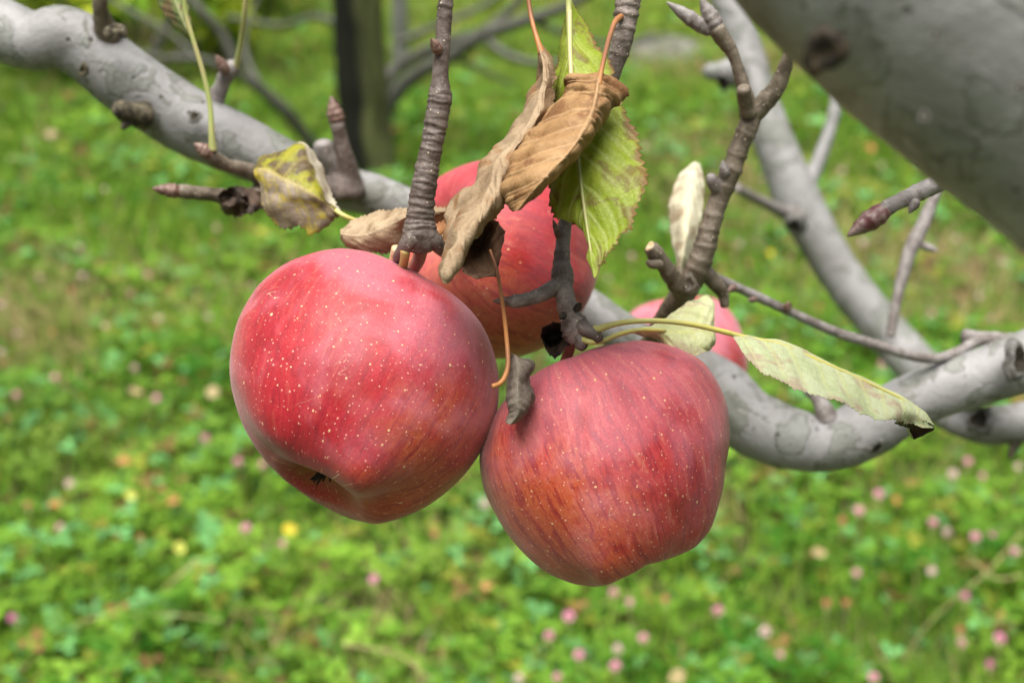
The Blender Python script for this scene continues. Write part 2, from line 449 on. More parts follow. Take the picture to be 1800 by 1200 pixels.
def tilted(rows, y0, k):
    return [[(a, b, d - k * (b - y0)) for a, b, d in r] for r in rows]
def tilt_path(path, y0, k):
    return [(a, b, d - k * (b - y0), r) for a, b, d, r in path]
def leaf(name, rows, mat, parent=None, nt=120, ns=56, scol=None, veins=8, slope=0.20, vein_h=0.00025, pucker=0.0004, wave=0.0006, serr=0.0007, teeth=34, seed=0, thick=0.00016, label=None, tips=(0.05, 1.0)):
    W = np.array([[P(*q) for q in r] for r in rows])              # K x M x 3
    K, M, _ = W.shape
    if scol is None: scol = np.linspace(-1, 1, M)
    A = catmull(W.reshape(K, -1), nt).reshape(nt, M, 3)
    G = np.zeros((nt, ns, 3))
    u = np.linspace(0, M - 1, ns)
    for i in range(nt): G[i] = catmull(A[i], ns)
    s = np.interp(u, np.arange(M), scol)
    t = np.linspace(0, 1, nt)
    SS, TT = np.meshgrid(s, t)
    AS = np.abs(SS)
    rr = random.Random(seed)
    vein = np.exp(-(SS / 0.045) ** 2) * np.clip(1.15 - TT * 0.7, 0.25, 1)
    mid = vein.copy()
    cell = np.zeros_like(vein)
    for side in (-1, 1):
        for k in range(veins):
            tk = tips[0] + (tips[1] - tips[0]) * (k + rr.uniform(-0.22, 0.22)) / veins * 0.95
            line = tk + slope * (1 + rr.uniform(-.2, .2)) * AS + 0.07 * AS ** 2
            g = np.exp(-((TT - line) / 0.0085) ** 2) * np.clip(1.1 - AS * 0.75, 0, 1) * (np.sign(SS) == side)
            vein = np.maximum(vein, g * 0.85)
            cell += np.exp(-((TT - line) / 0.03) ** 2) * (np.sign(SS) == side)
    gu = np.gradient(G, axis=0); gv = np.gradient(G, axis=1)
    Nn = np.cross(gu, gv); Nn /= np.linalg.norm(Nn, axis=2)[:, :, None] + 1e-12
    if np.mean(Nn @ FV) > 0: Nn = -Nn                            # towards the camera side
    fade = np.clip(np.sin(np.pi * np.clip(TT, 0.02, 0.98)) * 3, 0, 1)
    disp = vein_h * vein + pucker * (0.6 - np.clip(cell, 0, 1)) * np.clip(AS * 4, 0, 1) * fade
    for i in range(nt):
        for j in range(ns):
            disp[i, j] += wave * fade[i, j] * (nz(G[i, j], 70, seed * 3.1) + 0.6 * nz(G[i, j], 170, seed) + 0.10 * nz(G[i, j], 420, seed))
    G = G + Nn * disp[:, :, None]
    gv2 = np.gradient(G, axis=1); gv2 /= np.linalg.norm(gv2, axis=2)[:, :, None] + 1e-12
    saw = (TT * teeth) % 1.0
    e = np.clip((AS - 0.88) / 0.12, 0, 1) * (saw - 0.5) * serr * fade
    rag = np.array([nz(np.array([q * 9.0, seed, 0]), 1.0) + 0.6 * nz(np.array([q * 27.0, seed, 3]), 1.0) for q in t])[:, None] * serr * 1.1
    e = e + np.clip((AS - 0.6) / 0.4, 0, 1) * rag * fade
    G = G + gv2 * (e * np.sign(SS))[:, :, None]
    V = G.reshape(-1, 3)
    F = [(i * ns + j, i * ns + j + 1, (i + 1) * ns + j + 1, (i + 1) * ns + j) for i in range(nt - 1) for j in range(ns - 1)]
    a, b, c_, d_ = [V[k] for k in F[len(F) // 2]]
    if np.cross(b - a, c_ - a) @ FV > 0: F = [f[::-1] for f in F]
    o = mobj(name, V, F, mat, parent, origin=W[0].mean(axis=0), attrs={'vein': vein.ravel(), 's': SS.ravel(), 't': TT.ravel()})
    m = o.modifiers.new('solid', 'SOLIDIFY'); m.thickness = thick; m.offset = 0
    if label: o['label'] = label
    return o

# ================================================================== SETTING: ground and ground cover
def smooth_field(seed, n=64):
    r = np.random.default_rng(seed); g = r.random((n, n))
    def f(x, y, s):
        u = (x * s) % (n - 1); v = (y * s) % (n - 1)
        i = u.astype(int); j = v.astype(int); a = u - i; b = v - j
        a = a * a * (3 - 2 * a); b = b * b * (3 - 2 * b)
        i2 = (i + 1) % n; j2 = (j + 1) % n
        return (g[i, j] * (1 - a) + g[i2, j] * a) * (1 - b) + (g[i, j2] * (1 - a) + g[i2, j2] * a) * b
    return f
fld = smooth_field(3)
def ground_h(x, y):
    return 0.035 * (fld(x + 30, y + 30, 1.7) - 0.5) + 0.02 * (fld(x + 50, y + 20, 4.3) - 0.5)

tg = NT('soil_and_turf')
og = tg.obj()
gn1 = tg.noise(og, 3.0, 5, 0.6, 0.3); gn2 = tg.noise(og, 45, 4, 0.65); gn3 = tg.noise(og, 0.9, 3, 0.5)
gc = tg.mix(tg.step(gn1, 0.35, 0.62), (0.055, 0.042, 0.022), (0.045, 0.075, 0.016))
gc = tg.mix(tg.step(gn2, 0.45, 0.7), gc, (0.09, 0.13, 0.03))
gc = tg.mix(tg.step(gn2, 0.58, 0.72, 0, 0.5), gc, (0.14, 0.11, 0.06))
mat_ground = tg.done(tg.principled(gc, 0.9, tg.bump(tg.math('ADD', gn2, gn1), 0.8, 0.02), 0.2))
# one sheet: fine near the camera, coarse to the horizon
xs = np.concatenate([[-200, -60, -20, -10], np.linspace(-6, 6, 81), [10, 20, 60, 200]])
ys = np.concatenate([[-200, -60, -20, -6], np.linspace(-2, 10, 81), [15, 30, 80, 300]])
GX, GY = np.meshgrid(xs, ys)
GZ = np.where((np.abs(GX) <= 6) & (GY >= -2) & (GY <= 10), ground_h(GX, GY), 0.0)
nx = len(xs)
gF = [(j * nx + i, j * nx + i + 1, (j + 1) * nx + i + 1, (j + 1) * nx + i) for j in range(len(ys) - 1) for i in range(nx - 1)]
ground = mobj('ground', np.stack([GX.ravel(), GY.ravel(), GZ.ravel()], 1), gF, mat_ground, origin=(0, 0, 0))
tag(ground, 'earthy orchard ground under the clover and grass', 'ground', kind='structure')

# ---- ground cover built in numpy
def fast_mesh(name, V, tris, colr):
    me = bpy.data.meshes.new(name)
    nv, nf = len(V), len(tris)
    me.vertices.add(nv); me.vertices.foreach_set('co', V.astype(np.float32).ravel())
    me.loops.add(nf * 3); me.loops.foreach_set('vertex_index', tris.astype(np.int32).ravel())
    me.polygons.add(nf); me.polygons.foreach_set('loop_start', np.arange(0, nf * 3, 3, dtype=np.int32))
    me.update(calc_edges=True)
    at = me.color_attributes.new('col', 'FLOAT_COLOR', 'POINT')
    at.data.foreach_set('color', np.concatenate([colr, np.ones((nv, 1))], 1).astype(np.float32).ravel())
    me.polygons.foreach_set('use_smooth', np.zeros(nf, bool))
    return me
def rotz(a):
    c, s = np.cos(a), np.sin(a); z = np.zeros_like(a); o = np.ones_like(a)
    return np.stack([np.stack([c, -s, z], -1), np.stack([s, c, z], -1), np.stack([z, z, o], -1)], -2)
def tilt_x(a):
    c, s = np.cos(a), np.sin(a); z = np.zeros_like(a); o = np.ones_like(a)
    return np.stack([np.stack([o, z, z], -1), np.stack([z, c, -s], -1), np.stack([z, s, c], -1)], -2)

def scatter_xy(n, y0, y1):
    """points in the wedge the camera can see, with a margin for a step to the side"""
    y = rng.uniform(y0, y1, n); w = 0.75 + 0.50 * y
    return rng.uniform(-1, 1, n) * w, y
f2, f3, f4 = smooth_field(21), smooth_field(22), smooth_field(23)

def herb_patch(y0, y1, dens, size_lo, size_hi):
    area = (y1 - y0) * 2 * (0.75 + 0.25 * (y0 + y1))
    n = int(dens * area)
    x, y = scatter_xy(n, y0, y1)
    clump = 0.55 * f2(x + 20, y + 20, 6.0) + 0.45 * f3(x + 20, y + 20, 15.0)
    grassy = f4(x + 20, y + 20, 1.3)
    keep = rng.random(n) < np.clip((clump - 0.24) * 3.0, 0.05, 1)
    x, y, clump, grassy = x[keep], y[keep], clump[keep], grassy[keep]; n = len(x)
    hgt = ground_h(x, y) + (0.02 + 0.12 * np.clip(clump - 0.15, 0, 1)) * rng.uniform(0.25, 1.15, n)
    # trifoliate leaves: three leaflets of six verts, four tris
    tmpl = np.array([[0, 0, 0], [-0.34, 0.45, 0.10], [0.34, 0.45, 0.10], [0, 0.5, 0.0], [-0.25, 0.88, 0.07], [0.25, 0.88, 0.07], [0, 0.98, -0.03]])
    tt = np.array([[0, 3, 1], [0, 2, 3], [1, 3, 4], [3, 2, 5], [4, 3, 6], [3, 5, 6]])
    size = rng.uniform(size_lo, size_hi, n) * (0.8 + 0.5 * clump)
    yaw = rng.uniform(0, 2 * np.pi, n); lean = np.abs(rng.normal(0, 0.35, n))
    Rl = rotz(yaw) @ tilt_x(lean)
    tone = np.clip(0.5 + 0.9 * (f3(x + 5, y + 9, 5.0) - 0.5) + rng.normal(0, 0.26, n), 0, 1)
    ca, cb = np.array([0.035, 0.145, 0.008]), np.array([0.225, 0.40, 0.042])
    cc = ca * (1 - tone[:, None]) + cb * tone[:, None]
    ol = np.clip((f4(x + 2, y + 7, 3.1) - 0.58) * 1.6, 0, 0.6)[:, None]
    cc = cc * (1 - ol) + np.array([0.19, 0.25, 0.05]) * ol
    mint = rng.random(n) < 0.16
    cc[mint] = np.array([0.17, 0.42, 0.14]) * rng.uniform(0.7, 1.1, (mint.sum(), 1))
    yel = rng.random(n) < 0.07
    cc[yel] = np.array([0.34, 0.36, 0.05]) * rng.uniform(0.6, 1.0, (yel.sum(), 1))
    old = rng.random(n) < 0.055
    cc[old] = np.array([0.28, 0.15, 0.06]) * rng.uniform(0.5, 1.1, (old.sum(), 1))
    VV, TT, CC = [], [], []
    base = 0
    for k in range(3):
        sub = rotz(np.full(n, k * 2.1) + rng.normal(0, 0.15, n)) @ tilt_x(rng.normal(0.15, 0.22, n))
        L = (tmpl[None] * size[:, None, None]) @ np.transpose(sub, (0, 2, 1)) @ np.transpose(Rl, (0, 2, 1))
        L = L + np.stack([x, y, hgt], 1)[:, None, :]
        VV.append(L.reshape(-1, 3)); TT.append((tt[None] + (np.arange(n) * 7)[:, None, None]).reshape(-1, 3) + base); base += n * 7
        CC.append(np.repeat(cc * rng.uniform(0.85, 1.15, (n, 1)), 7, axis=0))
    return np.concatenate(VV), np.concatenate(TT), np.concatenate(CC)

def blade_patch(y0, y1, dens, l0, l1, w):
    area = (y1 - y0) * 2 * (0.75 + 0.25 * (y0 + y1))
    n = int(dens * area)
    x, y = scatter_xy(n, y0, y1)
    L = rng.uniform(l0, l1, n); yaw = rng.uniform(0, 2 * np.pi, n)
    bend = rng.uniform(0.2, 1.5, n); wd = w * rng.uniform(0.6, 1.3, n)
    K = 4
    V = np.zeros((n, K * 2 - 1, 3))
    for i in range(K):
        u = i / (K - 1); a = bend * u
        fy = L * u * np.sin(a * 0.75 + 0.15); fz = L * u * np.cos(a * 0.75 + 0.05)
        ww = wd * (1 - u) ** 0.6
        if i < K - 1:
            V[:, 2 * i] = np.stack([-ww / 2, fy, fz], 1); V[:, 2 * i + 1] = np.stack([ww / 2, fy, fz], 1)
        else:
            V[:, 2 * i] = np.stack([0 * ww, fy, fz], 1)
    V = V @ np.transpose(rotz(yaw), (0, 2, 1)) + np.stack([x, y, ground_h(x, y)], 1)[:, None, :]
    tt = np.array([[0, 1, 3], [0, 3, 2], [2, 3, 5], [2, 5, 4], [4, 5, 6]])
    T = (tt[None] + (np.arange(n) * 7)[:, None, None]).reshape(-1, 3)
    tone = np.clip(rng.normal(0.5, 0.25, n), 0, 1)[:, None]
    c = np.array([0.04, 0.15, 0.008]) * (1 - tone) + np.array([0.235, 0.36, 0.034]) * tone
    c = c * (1 - 0.45 * np.clip((y - 3.3) / 1.5, 0, 1))[:, None] + np.array([0.32, 0.36, 0.07]) * (0.45 * np.clip((y - 3.3) / 1.5, 0, 1))[:, None]
    dry = rng.random(n) < 0.06 + 0.75 * np.clip((f2(x + 11, y + 3, 2.6) - 0.50 + 0.16 * np.clip(-x * 1.6, 0, 1) * (y < 2.3)) * 2.2, 0, 1)
    c[dry] = np.array([0.42, 0.33, 0.16]) * rng.uniform(0.5, 1.1, (dry.sum(), 1))
    return V.reshape(-1, 3), T, np.repeat(c, 7, axis=0)

parts = [herb_patch(0.75, 2.2, 6200, 0.008, 0.019), herb_patch(2.2, 3.0, 2600, 0.010, 0.022), herb_patch(3.0, 7.0, 700, 0.012, 0.024),
         blade_patch(0.75, 2.2, 5200, 0.05, 0.15, 0.0034), blade_patch(2.0, 4.0, 5200, 0.05, 0.13, 0.0055), blade_patch(4.0, 7.0, 2600, 0.07, 0.16, 0.008)]
off = 0; VV, TT, CC = [], [], []
for v, t_, c_ in parts:
    VV.append(v); TT.append(t_ + off); CC.append(c_); off += len(v)
cover_me = fast_mesh('clover_and_grass', np.concatenate(VV), np.concatenate(TT), np.concatenate(CC))
tc = NT('clover_leaves')
ccol = tc.attr('col', 'Color')
cover_me.materials.append(tc.done(tc.leafy(tc.principled(ccol, 0.6, None, 0.16), ccol, 0.38)))
cover = bpy.data.objects.new('clover_and_grass', cover_me); link(cover, None, (0, 0, 0))
tag(cover, 'low green clover, grass and weeds covering the orchard floor', 'ground cover', kind='stuff')

# ================================================================== MATERIALS
M_bark = mat_bark('grey_bark', seed=0.0)
M_bark_fg = mat_bark('grey_bark_blotched', dark=(0.06, 0.057, 0.04), light=(0.31, 0.307, 0.307), moss=0.10, seed=3.3, spots=0.7)
M_bark_bg = mat_bark('pale_bark', light=(0.25, 0.246, 0.243), moss=0.2, seed=6.1, spots=0.3)
M_twig = mat_twig('twig_bark')
M_twig2 = mat_twig('twig_bark_dark', base=(0.11, 0.085, 0.070), light=(0.24, 0.20, 0.175), seed=2.0)
M_twig3 = mat_twig('twig_bark_olive', base=(0.075, 0.058, 0.038), light=(0.175, 0.142, 0.105), seed=4.0)
M_twig_grey = mat_twig('twig_bark_grey', base=(0.12, 0.10, 0.09), light=(0.25, 0.23, 0.22), seed=5.0)
M_bud = mat_plain('bud_scales', (0.09, 0.045, 0.035), (0.20, 0.13, 0.10), 500, 0.5, 0.5)
M_bud_red = mat_plain('red_bud_scales', (0.12, 0.04, 0.04), (0.26, 0.19, 0.17), 300, 0.4, 0.4)
M_knot = mat_plain('dark_knot', (0.02, 0.017, 0.011), (0.13, 0.11, 0.07), 260, 0.9, 1.0)
tk = NT('knot_scar'); ok_ = tk.obj(); kn = tk.noise(ok_, 300, 5, .65); kn2 = tk.noise(ok_, 120, 3, .6)
kc = tk.mix(tk.step(kn, .35, .65), (0.07, 0.066, 0.055), (0.17, 0.167, 0.16))
kd = tk.step(tk.math('ADD', tk.attr('core'), tk.math('MULTIPLY', tk.math('SUBTRACT', kn2, .5), .5)), .35, .6)
kc = tk.mix(kd, kc, tk.mix(kn, (0.008, 0.007, 0.005), (0.05, 0.042, 0.028)))
M_scar = tk.done(tk.principled(kc, .85, tk.bump(kn, .9, .0015), .2))
M_cut = mat_plain('cut_wood', (0.45, 0.30, 0.15), (0.60, 0.45, 0.28), 400, 0.7, 0.3)
M_stem = mat_plain('apple_stalk', (0.42, 0.10, 0.07), (0.36, 0.28, 0.09), 120, 0.45, 0.15)
M_stem2 = mat_plain('apple_stalk_green', (0.30, 0.22, 0.08), (0.45, 0.20, 0.16), 120, 0.45, 0.15)
M_pet_yel = mat_plain('petiole_yellow', (0.50, 0.44, 0.10), (0.42, 0.40, 0.13), 120, 0.4, 0.1)
M_pet_red = mat_plain('petiole_orange', (0.36, 0.15, 0.04), (0.20, 0.085, 0.04), 60, 0.5, 0.4)
M_pet_green = mat_plain('petiole_green', (0.32, 0.38, 0.12), (0.40, 0.36, 0.16), 120, 0.4, 0.1)
M_calyx = mat_plain('dry_calyx', (0.010, 0.008, 0.006), (0.05, 0.036, 0.02), 500, 0.9, 0.8)

# ================================================================== APPLES
PROFILE = np.array([(0.0, .56), (.05, .575), (.12, .66), (.22, .77), (.36, .86), (.52, .885), (.68, .82), (.84, .65), (.95, .40), (1.0, .12), (.985, -.16), (.92, -.42), (.81, -.64), (.68, -.79), (.56, -.855), (.44, -.87), (.35, -.862), (.25, -.80), (.15, -.69), (0.0, -.63)])
def apple(label, center, axis, R, outline, mat, lobes=0.06, lobe_phase=0.0, seed=0, twist=0.0, stem=None, stem_mat=None, calyx=True, group='apples on the branch', ydir=(0.6, -0.7, 0.3), nu=176, nv=132):
    """center (px,py,depth); axis: stalk direction in camera terms (right, up, towards camera); outline: (px,py) points of the fruit's edge"""
    c = P(*center)
    z = RV * axis[0] + UV * axis[1] - FV * axis[2]; z = z / np.linalg.norm(z)
    x = np.cross(np.array([0.13, 0.9, 0.2]), z); x /= np.linalg.norm(x); y = np.cross(z, x)
    ct, st = math.cos(twist), math.sin(twist); x, y = x * ct + y * st, -x * st + y * ct
    B = np.stack([x, y, z], 1)                                   # local -> world
    prof = catmull(PROFILE, nv)
    th = np.linspace(0, 2 * np.pi, nu, endpoint=False)
    v = np.linspace(0, 1, nv)
    r = prof[:, 0][:, None]; zz = prof[:, 1][:, None]
    five = np.cos(5 * th + lobe_phase)[None, :] + 0.55 * np.cos(2 * th + lobe_phase * 1.7 + seed)[None, :] + 0.35 * np.cos(3 * th + seed * 2)[None, :]
    wl_ = np.exp(-((v - 0.72) / 0.13) ** 2)[:, None]; wt = np.exp(-((v - 0.27) / 0.12) ** 2)[:, None]
    rr_ = r * (1 + lobes * 0.8 * five * wl_ + lobes * 0.35 * five * wt)
    z2 = zz - lobes * 1.5 * five * wl_ * np.clip(r * 1.6, 0, 1) * 0.55 + lobes * 0.6 * np.cos(2 * th + seed)[None, :] * wt
    L = np.stack([rr_ * np.cos(th), rr_ * np.sin(th), z2 + 0 * th], -1).reshape(-1, 3) * R
    lump = np.array([0.018 * nz(q / R, 1.7, seed * 2.3) + 0.006 * nz(q / R, 5.0, seed) for q in L])
    L = L * (1 + lump[:, None])
    W = c + L @ B.T
    # bring the fruit's edge to the outline it has
    if outline is not None:
        oc = np.array(center[:2], float); O = np.array(outline, float) - oc
        oa = np.arctan2(O[:, 1], O[:, 0]); od = np.hypot(O[:, 0], O[:, 1]); k = np.argsort(oa); oa, od = oa[k], od[k]
        oa3 = np.concatenate([oa - 2 * np.pi, oa, oa + 2 * np.pi]); od3 = np.tile(od, 3)
        bins = np.linspace(-np.pi, np.pi, 181)
        tgt = np.interp(bins, oa3, od3)
        for it in range(3):
            qx, qy, qd = project(W)
            dx, dy = qx - oc[0], qy - oc[1]; a = np.arctan2(dy, dx); dist = np.hypot(dx, dy)
            bi = np.clip(((a + np.pi) / (2 * np.pi) * 180).astype(int), 0, 179)
            base = np.zeros(180); np.maximum.at(base, bi, dist)
            base = np.convolve(np.tile(base, 3), np.ones(3) / 3, 'same')[180:360]
            ratio = 0.5 * (tgt[:-1] + tgt[1:]) / np.maximum(base, 1)
            ker = np.exp(-np.linspace(-2, 2, 7) ** 2); ker /= ker.sum()
            ratio = np.convolve(np.tile(ratio, 3), ker, 'same')[180:360]
            cb = bins[:-1] + np.pi / 180
            rt = np.interp(a, np.concatenate([cb - 2 * np.pi, cb, cb + 2 * np.pi]), np.tile(ratio, 3))
            bs = np.interp(a, np.concatenate([cb - 2 * np.pi, cb, cb + 2 * np.pi]), np.tile(base, 3))
            w = np.clip(dist / np.maximum(bs, 1), 0, 1) ** 1.6
            f = 1 + (rt - 1) * w
            q = W - c
            qr, qu, qf = q @ RV, q @ UV, q @ FV
            W = c + np.outer(qr * f, RV) + np.outer(qu * f, UV) + np.outer(qf, FV)
    L = (W - c) @ B
    F = [(i * nu + j, (i + 1) * nu + j, (i + 1) * nu + (j + 1) % nu, i * nu + (j + 1) % nu) for i in range(nv - 1) for j in range(nu)]
    yd_ = B.T @ (RV * ydir[0] + UV * ydir[1] - FV * ydir[2])
    mat = mat_apple(*mat[0], yellow_dir=yd_, **mat[1])
    e = tag(empty('apple', c), label, 'apple', group)
    me = make_mesh('skin', L, F, True); me.materials.append(mat)
    o = bpy.data.objects.new('skin', me); col.objects.link(o); o.parent = e
    o.rotation_mode = 'QUATERNION'; o.rotation_quaternion = Matrix(B.tolist()).to_quaternion()
    ORIGIN[o.name] = c
    if stem is not None:
        tube('stem', stem, stem_mat or M_stem, e, ns=12, lump=0.05, cap_round=True)
    if calyx:
        bot = W[-1]; kz = (W[-1] - c); kz /= np.linalg.norm(kz)
        CV, CF = [], []
        t1 = np.cross(kz, RV); t1 /= np.linalg.norm(t1); t2 = np.cross(kz, t1)
        rr2 = random.Random(seed)
        for k in range(11):
            a = k * 2.4 + rr2.uniform(-.2, .2); dr = t1 * math.cos(a) + t2 * math.sin(a); pp = np.cross(kz, dr)
            ln = R * rr2.uniform(0.13, 0.22)
            b0 = len(CV)
            for q, (out, up, wd) in enumerate([(0.045, -0.02, 0.035), (0.055, 0.06, 0.03), (0.04, 0.13, 0.016), (0.065, 0.20, 0.004)]):
                mid = bot + dr * R * out + kz * ln * up / 0.2
                CV += [mid - pp * R * wd, mid + pp * R * wd, mid + dr * R * 0.012]
            for q in range(3):
                u0 = b0 + q * 3
                CF += [(u0, u0 + 1, u0 + 4, u0 + 3), (u0 + 1, u0 + 2, u0 + 5, u0 + 4), (u0 + 2, u0, u0 + 3, u0 + 5)]
        mobj('calyx', CV, CF, M_calyx, e, origin=bot)
    return e

OUT_L = [(403, 650), (408, 600), (420, 558), (455, 500), (500, 464), (550, 444), (600, 436), (650, 443), (700, 463), (750, 490), (800, 520), (840, 560), (866, 612), (877, 670), (870, 740), (838, 805), (790, 860), (730, 900), (660, 921), (620, 913), (570, 890), (520, 858), (480, 824), (440, 772), (414, 712)]
M_apL = (('apple_skin_crimson', 1.7), dict(yellow_amt=0.75, bias=0.0, bloom=0.30, streak=0.9, dot=1.25, pale=0.25, reds=((184, 30, 44), (162, 17, 30))))
apple('large crimson apple in front on the left, dotted with pale specks, its dark eye showing', (642, 680, 0.402), (0.34, 0.78, -0.40), 0.0425, OUT_L, M_apL, lobes=0.042, lobe_phase=2.4, seed=3, twist=0.4,
      stem=[(742, 432, .392, 11), (736, 455, .397, 12), (722, 480, .404, 12), (708, 515, .412, 13), (698, 545, .416, 13)], stem_mat=M_stem2)
OUT_R = [(843, 800), (848, 850), (872, 905), (912, 962), (960, 1005), (1010, 1026), (1055, 1031), (1100, 1014), (1138, 992), (1180, 981), (1222, 962), (1250, 928), (1264, 885), (1275, 820), (1283, 745), (1272, 692), (1240, 640), (1190, 610), (1130, 598), (1070, 605), (1010, 626), (960, 645), (918, 672), (882, 710), (855, 755)]
M_apR = (('apple_skin_striped', 4.9), dict(yellow_amt=0.62, bias=0.16, bloom=0.30, streak=1.0, dot=1.2, pale=0.8, reds=((200, 54, 52), (182, 34, 40))))
apple('large striped red and orange apple in front on the right, lobed at its base', (1064, 812, 0.404), (-0.36, 0.86, -0.06), 0.0398, OUT_R, M_apR, ydir=(-0.55, -0.7, 0.4), lobes=0.05, lobe_phase=0.7, seed=5, twist=1.3,
      stem=[(1006, 585, .392, 12), (1003, 602, .395, 11), (998, 622, .400, 10), (990, 645, .408, 9), (985, 665, .412, 9)], stem_mat=M_stem2)
OUT_M = [(878 + 176 * math.cos(a) * (1.0 - 0.05 * math.sin(a)), 455 + 176 * math.sin(a)) for a in np.linspace(0, 6.1, 22)]
M_apM = (('apple_skin_orange', 8.3), dict(yellow_amt=0.8, bias=0.10, bloom=0.12, streak=1.0, dot=0.5, reds=((198, 44, 46), (180, 28, 36))))
apple('red and orange apple hanging behind the two front apples, under the brown leaves', (878, 455, 0.487), (-0.62, 0.30, 0.55), 0.0385, OUT_M, M_apM, ydir=(-0.5, -0.65, 0.45), lobes=0.05, lobe_phase=1.0, seed=8, twist=0.2,
      stem=[(760, 425, .40, 10), (775, 440, .42, 10), (800, 450, .44, 9), (815, 455, .46, 9)], stem_mat=M_stem, calyx=False)
M_apF = (('apple_skin_pink', 6.2), dict(yellow_amt=0.5, bloom=0.5, streak=0.5))
apple('small blurred pink apple farthest back, half hidden behind the pale folded leaf', (1196, 632, 0.66), (-0.25, 0.9, 0.1), 0.0338, None, M_apF, lobes=0.05, lobe_phase=0.0, seed=2, calyx=False)

# ================================================================== LONG GREY BRANCH (left edge to right edge)
bp = [(-330, -90, .53, 62), (-160, -10, .53, 62), (-60, 30, .53, 60), (0, 52, .53, 57), (60, 71, .53, 52), (110, 66, .53, 55), (157, 88, .532, 57), (222, 142, .535, 59), (300, 194, .54, 60), (367, 231, .542, 56), (435, 263, .545, 52), (513, 298, .548, 46),
      (590, 326, .55, 40), (660, 345, .552, 37), (730, 375, .555, 37), (850, 432, .56, 37), (950, 490, .56, 37), (1040, 548, .56, 36), (1085, 580, .56, 36), (1140, 612, .56, 38), (1200, 640, .56, 42), (1262, 682, .56, 52), (1310, 735, .558, 57), (1350, 757, .557, 58), (1392, 771, .556, 55), (1440, 780, .555, 49), (1490, 768, .553, 52), (1535, 743, .552, 54), (1582, 716, .55, 50), (1640, 690, .548, 48), (1720, 664, .545, 50), (1800, 637, .543, 53), (1930, 590, .54, 56), (2120, 530, .53, 60)]
lb = [(P(95, 20, .51), .010, .16), (P(150, 60, .50), .008, .10), (P(345, 215, .52), .010, .08), (P(1440, 800, .54), .012, .06), (P(1225, 625, .55), .010, .20), (P(30, 100, .52), .010, .08)]
branch = tube('tree_branch', bp, M_bark, ns=40, n=420, lump=0.05, lump_scale=38, fine=0.012, bumps=lb, seed=4)
tag(branch, 'long grey apple branch passing behind the fruit from the left edge to the right edge', 'branch')

def knot(parent, px, py, d, rpx, depth=0.5, mat=None, name='knot', seed=0, axis=None):
    """rough torus-like scar with a sunk dark middle; faces the camera side by default"""
    n, m = 20, 8
    c = P(px, py, d); r = rpx / FPX * d
    ax = -FV if axis is None else (RV * axis[0] + UV * axis[1] - FV * axis[2])
    ax = ax / np.linalg.norm(ax); t1 = np.cross(ax, np.array([0.3, 0.2, 0.9])); t1 /= np.linalg.norm(t1); t2 = np.cross(ax, t1)
    rr2 = random.Random(seed); ph = [rr2.uniform(0, 6.3) for _ in range(4)]
    V = []
    for i in range(m):
        u = i / (m - 1)
        for j in range(n):
            a = j / n * 2 * math.pi
            k = 1 + 0.16 * math.sin(2 * a + ph[0]) + 0.10 * math.sin(3 * a + ph[1]) + 0.07 * math.sin(7 * a + ph[2])
            h = [-0.5, 0.10, 0.32, 0.36, 0.22, 0.0, -0.15, -0.2][i] * (1 + 0.3 * math.sin(4 * a + ph[3] + i))
            rad = [1.15, 1.02, 0.86, 0.70, 0.55, 0.42, 0.25, 0.02][i]
            V.append(c + (t1 * math.cos(a) * 0.72 + t2 * math.sin(a)) * r * rad * k + ax * r * h * depth * 1.1)
    F = [(i * n + j, i * n + (j + 1) % n, (i + 1) * n + (j + 1) % n, (i + 1) * n + j) for i in range(m - 1) for j in range(n)]
    return mobj(name, V, F, mat or M_scar, parent, origin=c, attrs={'core': np.repeat([0, 0, 0.1, 0.45, 0.8, 1, 1, 1], n)})

def bud(parent, p0, p1, rpx, mat=M_bud, label=None):
    """pointed scaly bud from p0 to p1 (px,py,depth)"""
    a, b = np.array(p0, float), np.array(p1, float)
    rows = []
    for u, k in ((0, .75), (.2, 1.0), (.45, .98), (.7, .72), (.9, .36), (1, .1)):
        q = a * (1 - u) + b * u; rows.append((*q, rpx * k))
    rg = [(0.25, .0012, .14, .0004, 1.0), (0.48, .0012, .14, -.0004, 3.0), (0.7, .001, .12, .0003, 5.0)]
    o = tube('bud', rows, mat, parent, ns=14, n=26, lump=0.10, lump_scale=200, rings=rg)
    if label: o['label'] = label
    return o

# spur rising from the top of the branch at the left
sp = tube('twig', [(190, 62, .525, 26), (184, 45, .52, 20), (178, 25, .515, 15), (176, 0, .51, 13), (178, -60, .505, 13), (186, -180, .49, 12)], M_twig3, branch, ns=18, rings=ring_set([(0.05, 0.9, 9)], 4), lump=0.1, lump_scale=90)
knot(branch, 204, 52, .508, 20, 0.7, seed=1, axis=(0.2, 0.8, 0.6), mat=M_knot)
# shadowy scars and broken stubs on the underside
st1 = tube('stub', [(250, 200, .525, 26), (232, 200, .52, 22), (218, 194, .515, 20), (206, 192, .512, 14)], M_knot, branch, ns=14, lump=0.3, lump_scale=120)
tube('stub', [(232, 204, .52, 14), (222, 216, .517, 9), (216, 226, .515, 4)], M_knot, branch, ns=10, lump=0.3, lump_scale=150)
knot(branch, 146, 124, .513, 12, 0.4, seed=2, axis=(-.3, -.5, 0.8), mat=M_knot)
knot(branch, 342, 205, .521, 13, 0.3, seed=3, axis=(-.1, .25, 1))
knot(branch, 1788, 634, .522, 30, 0.7, seed=5, axis=(0.35, 0.1, 1))
knot(branch, 1540, 786, .535, 14, 0.4, seed=6, axis=(0.1, -.7, .8))
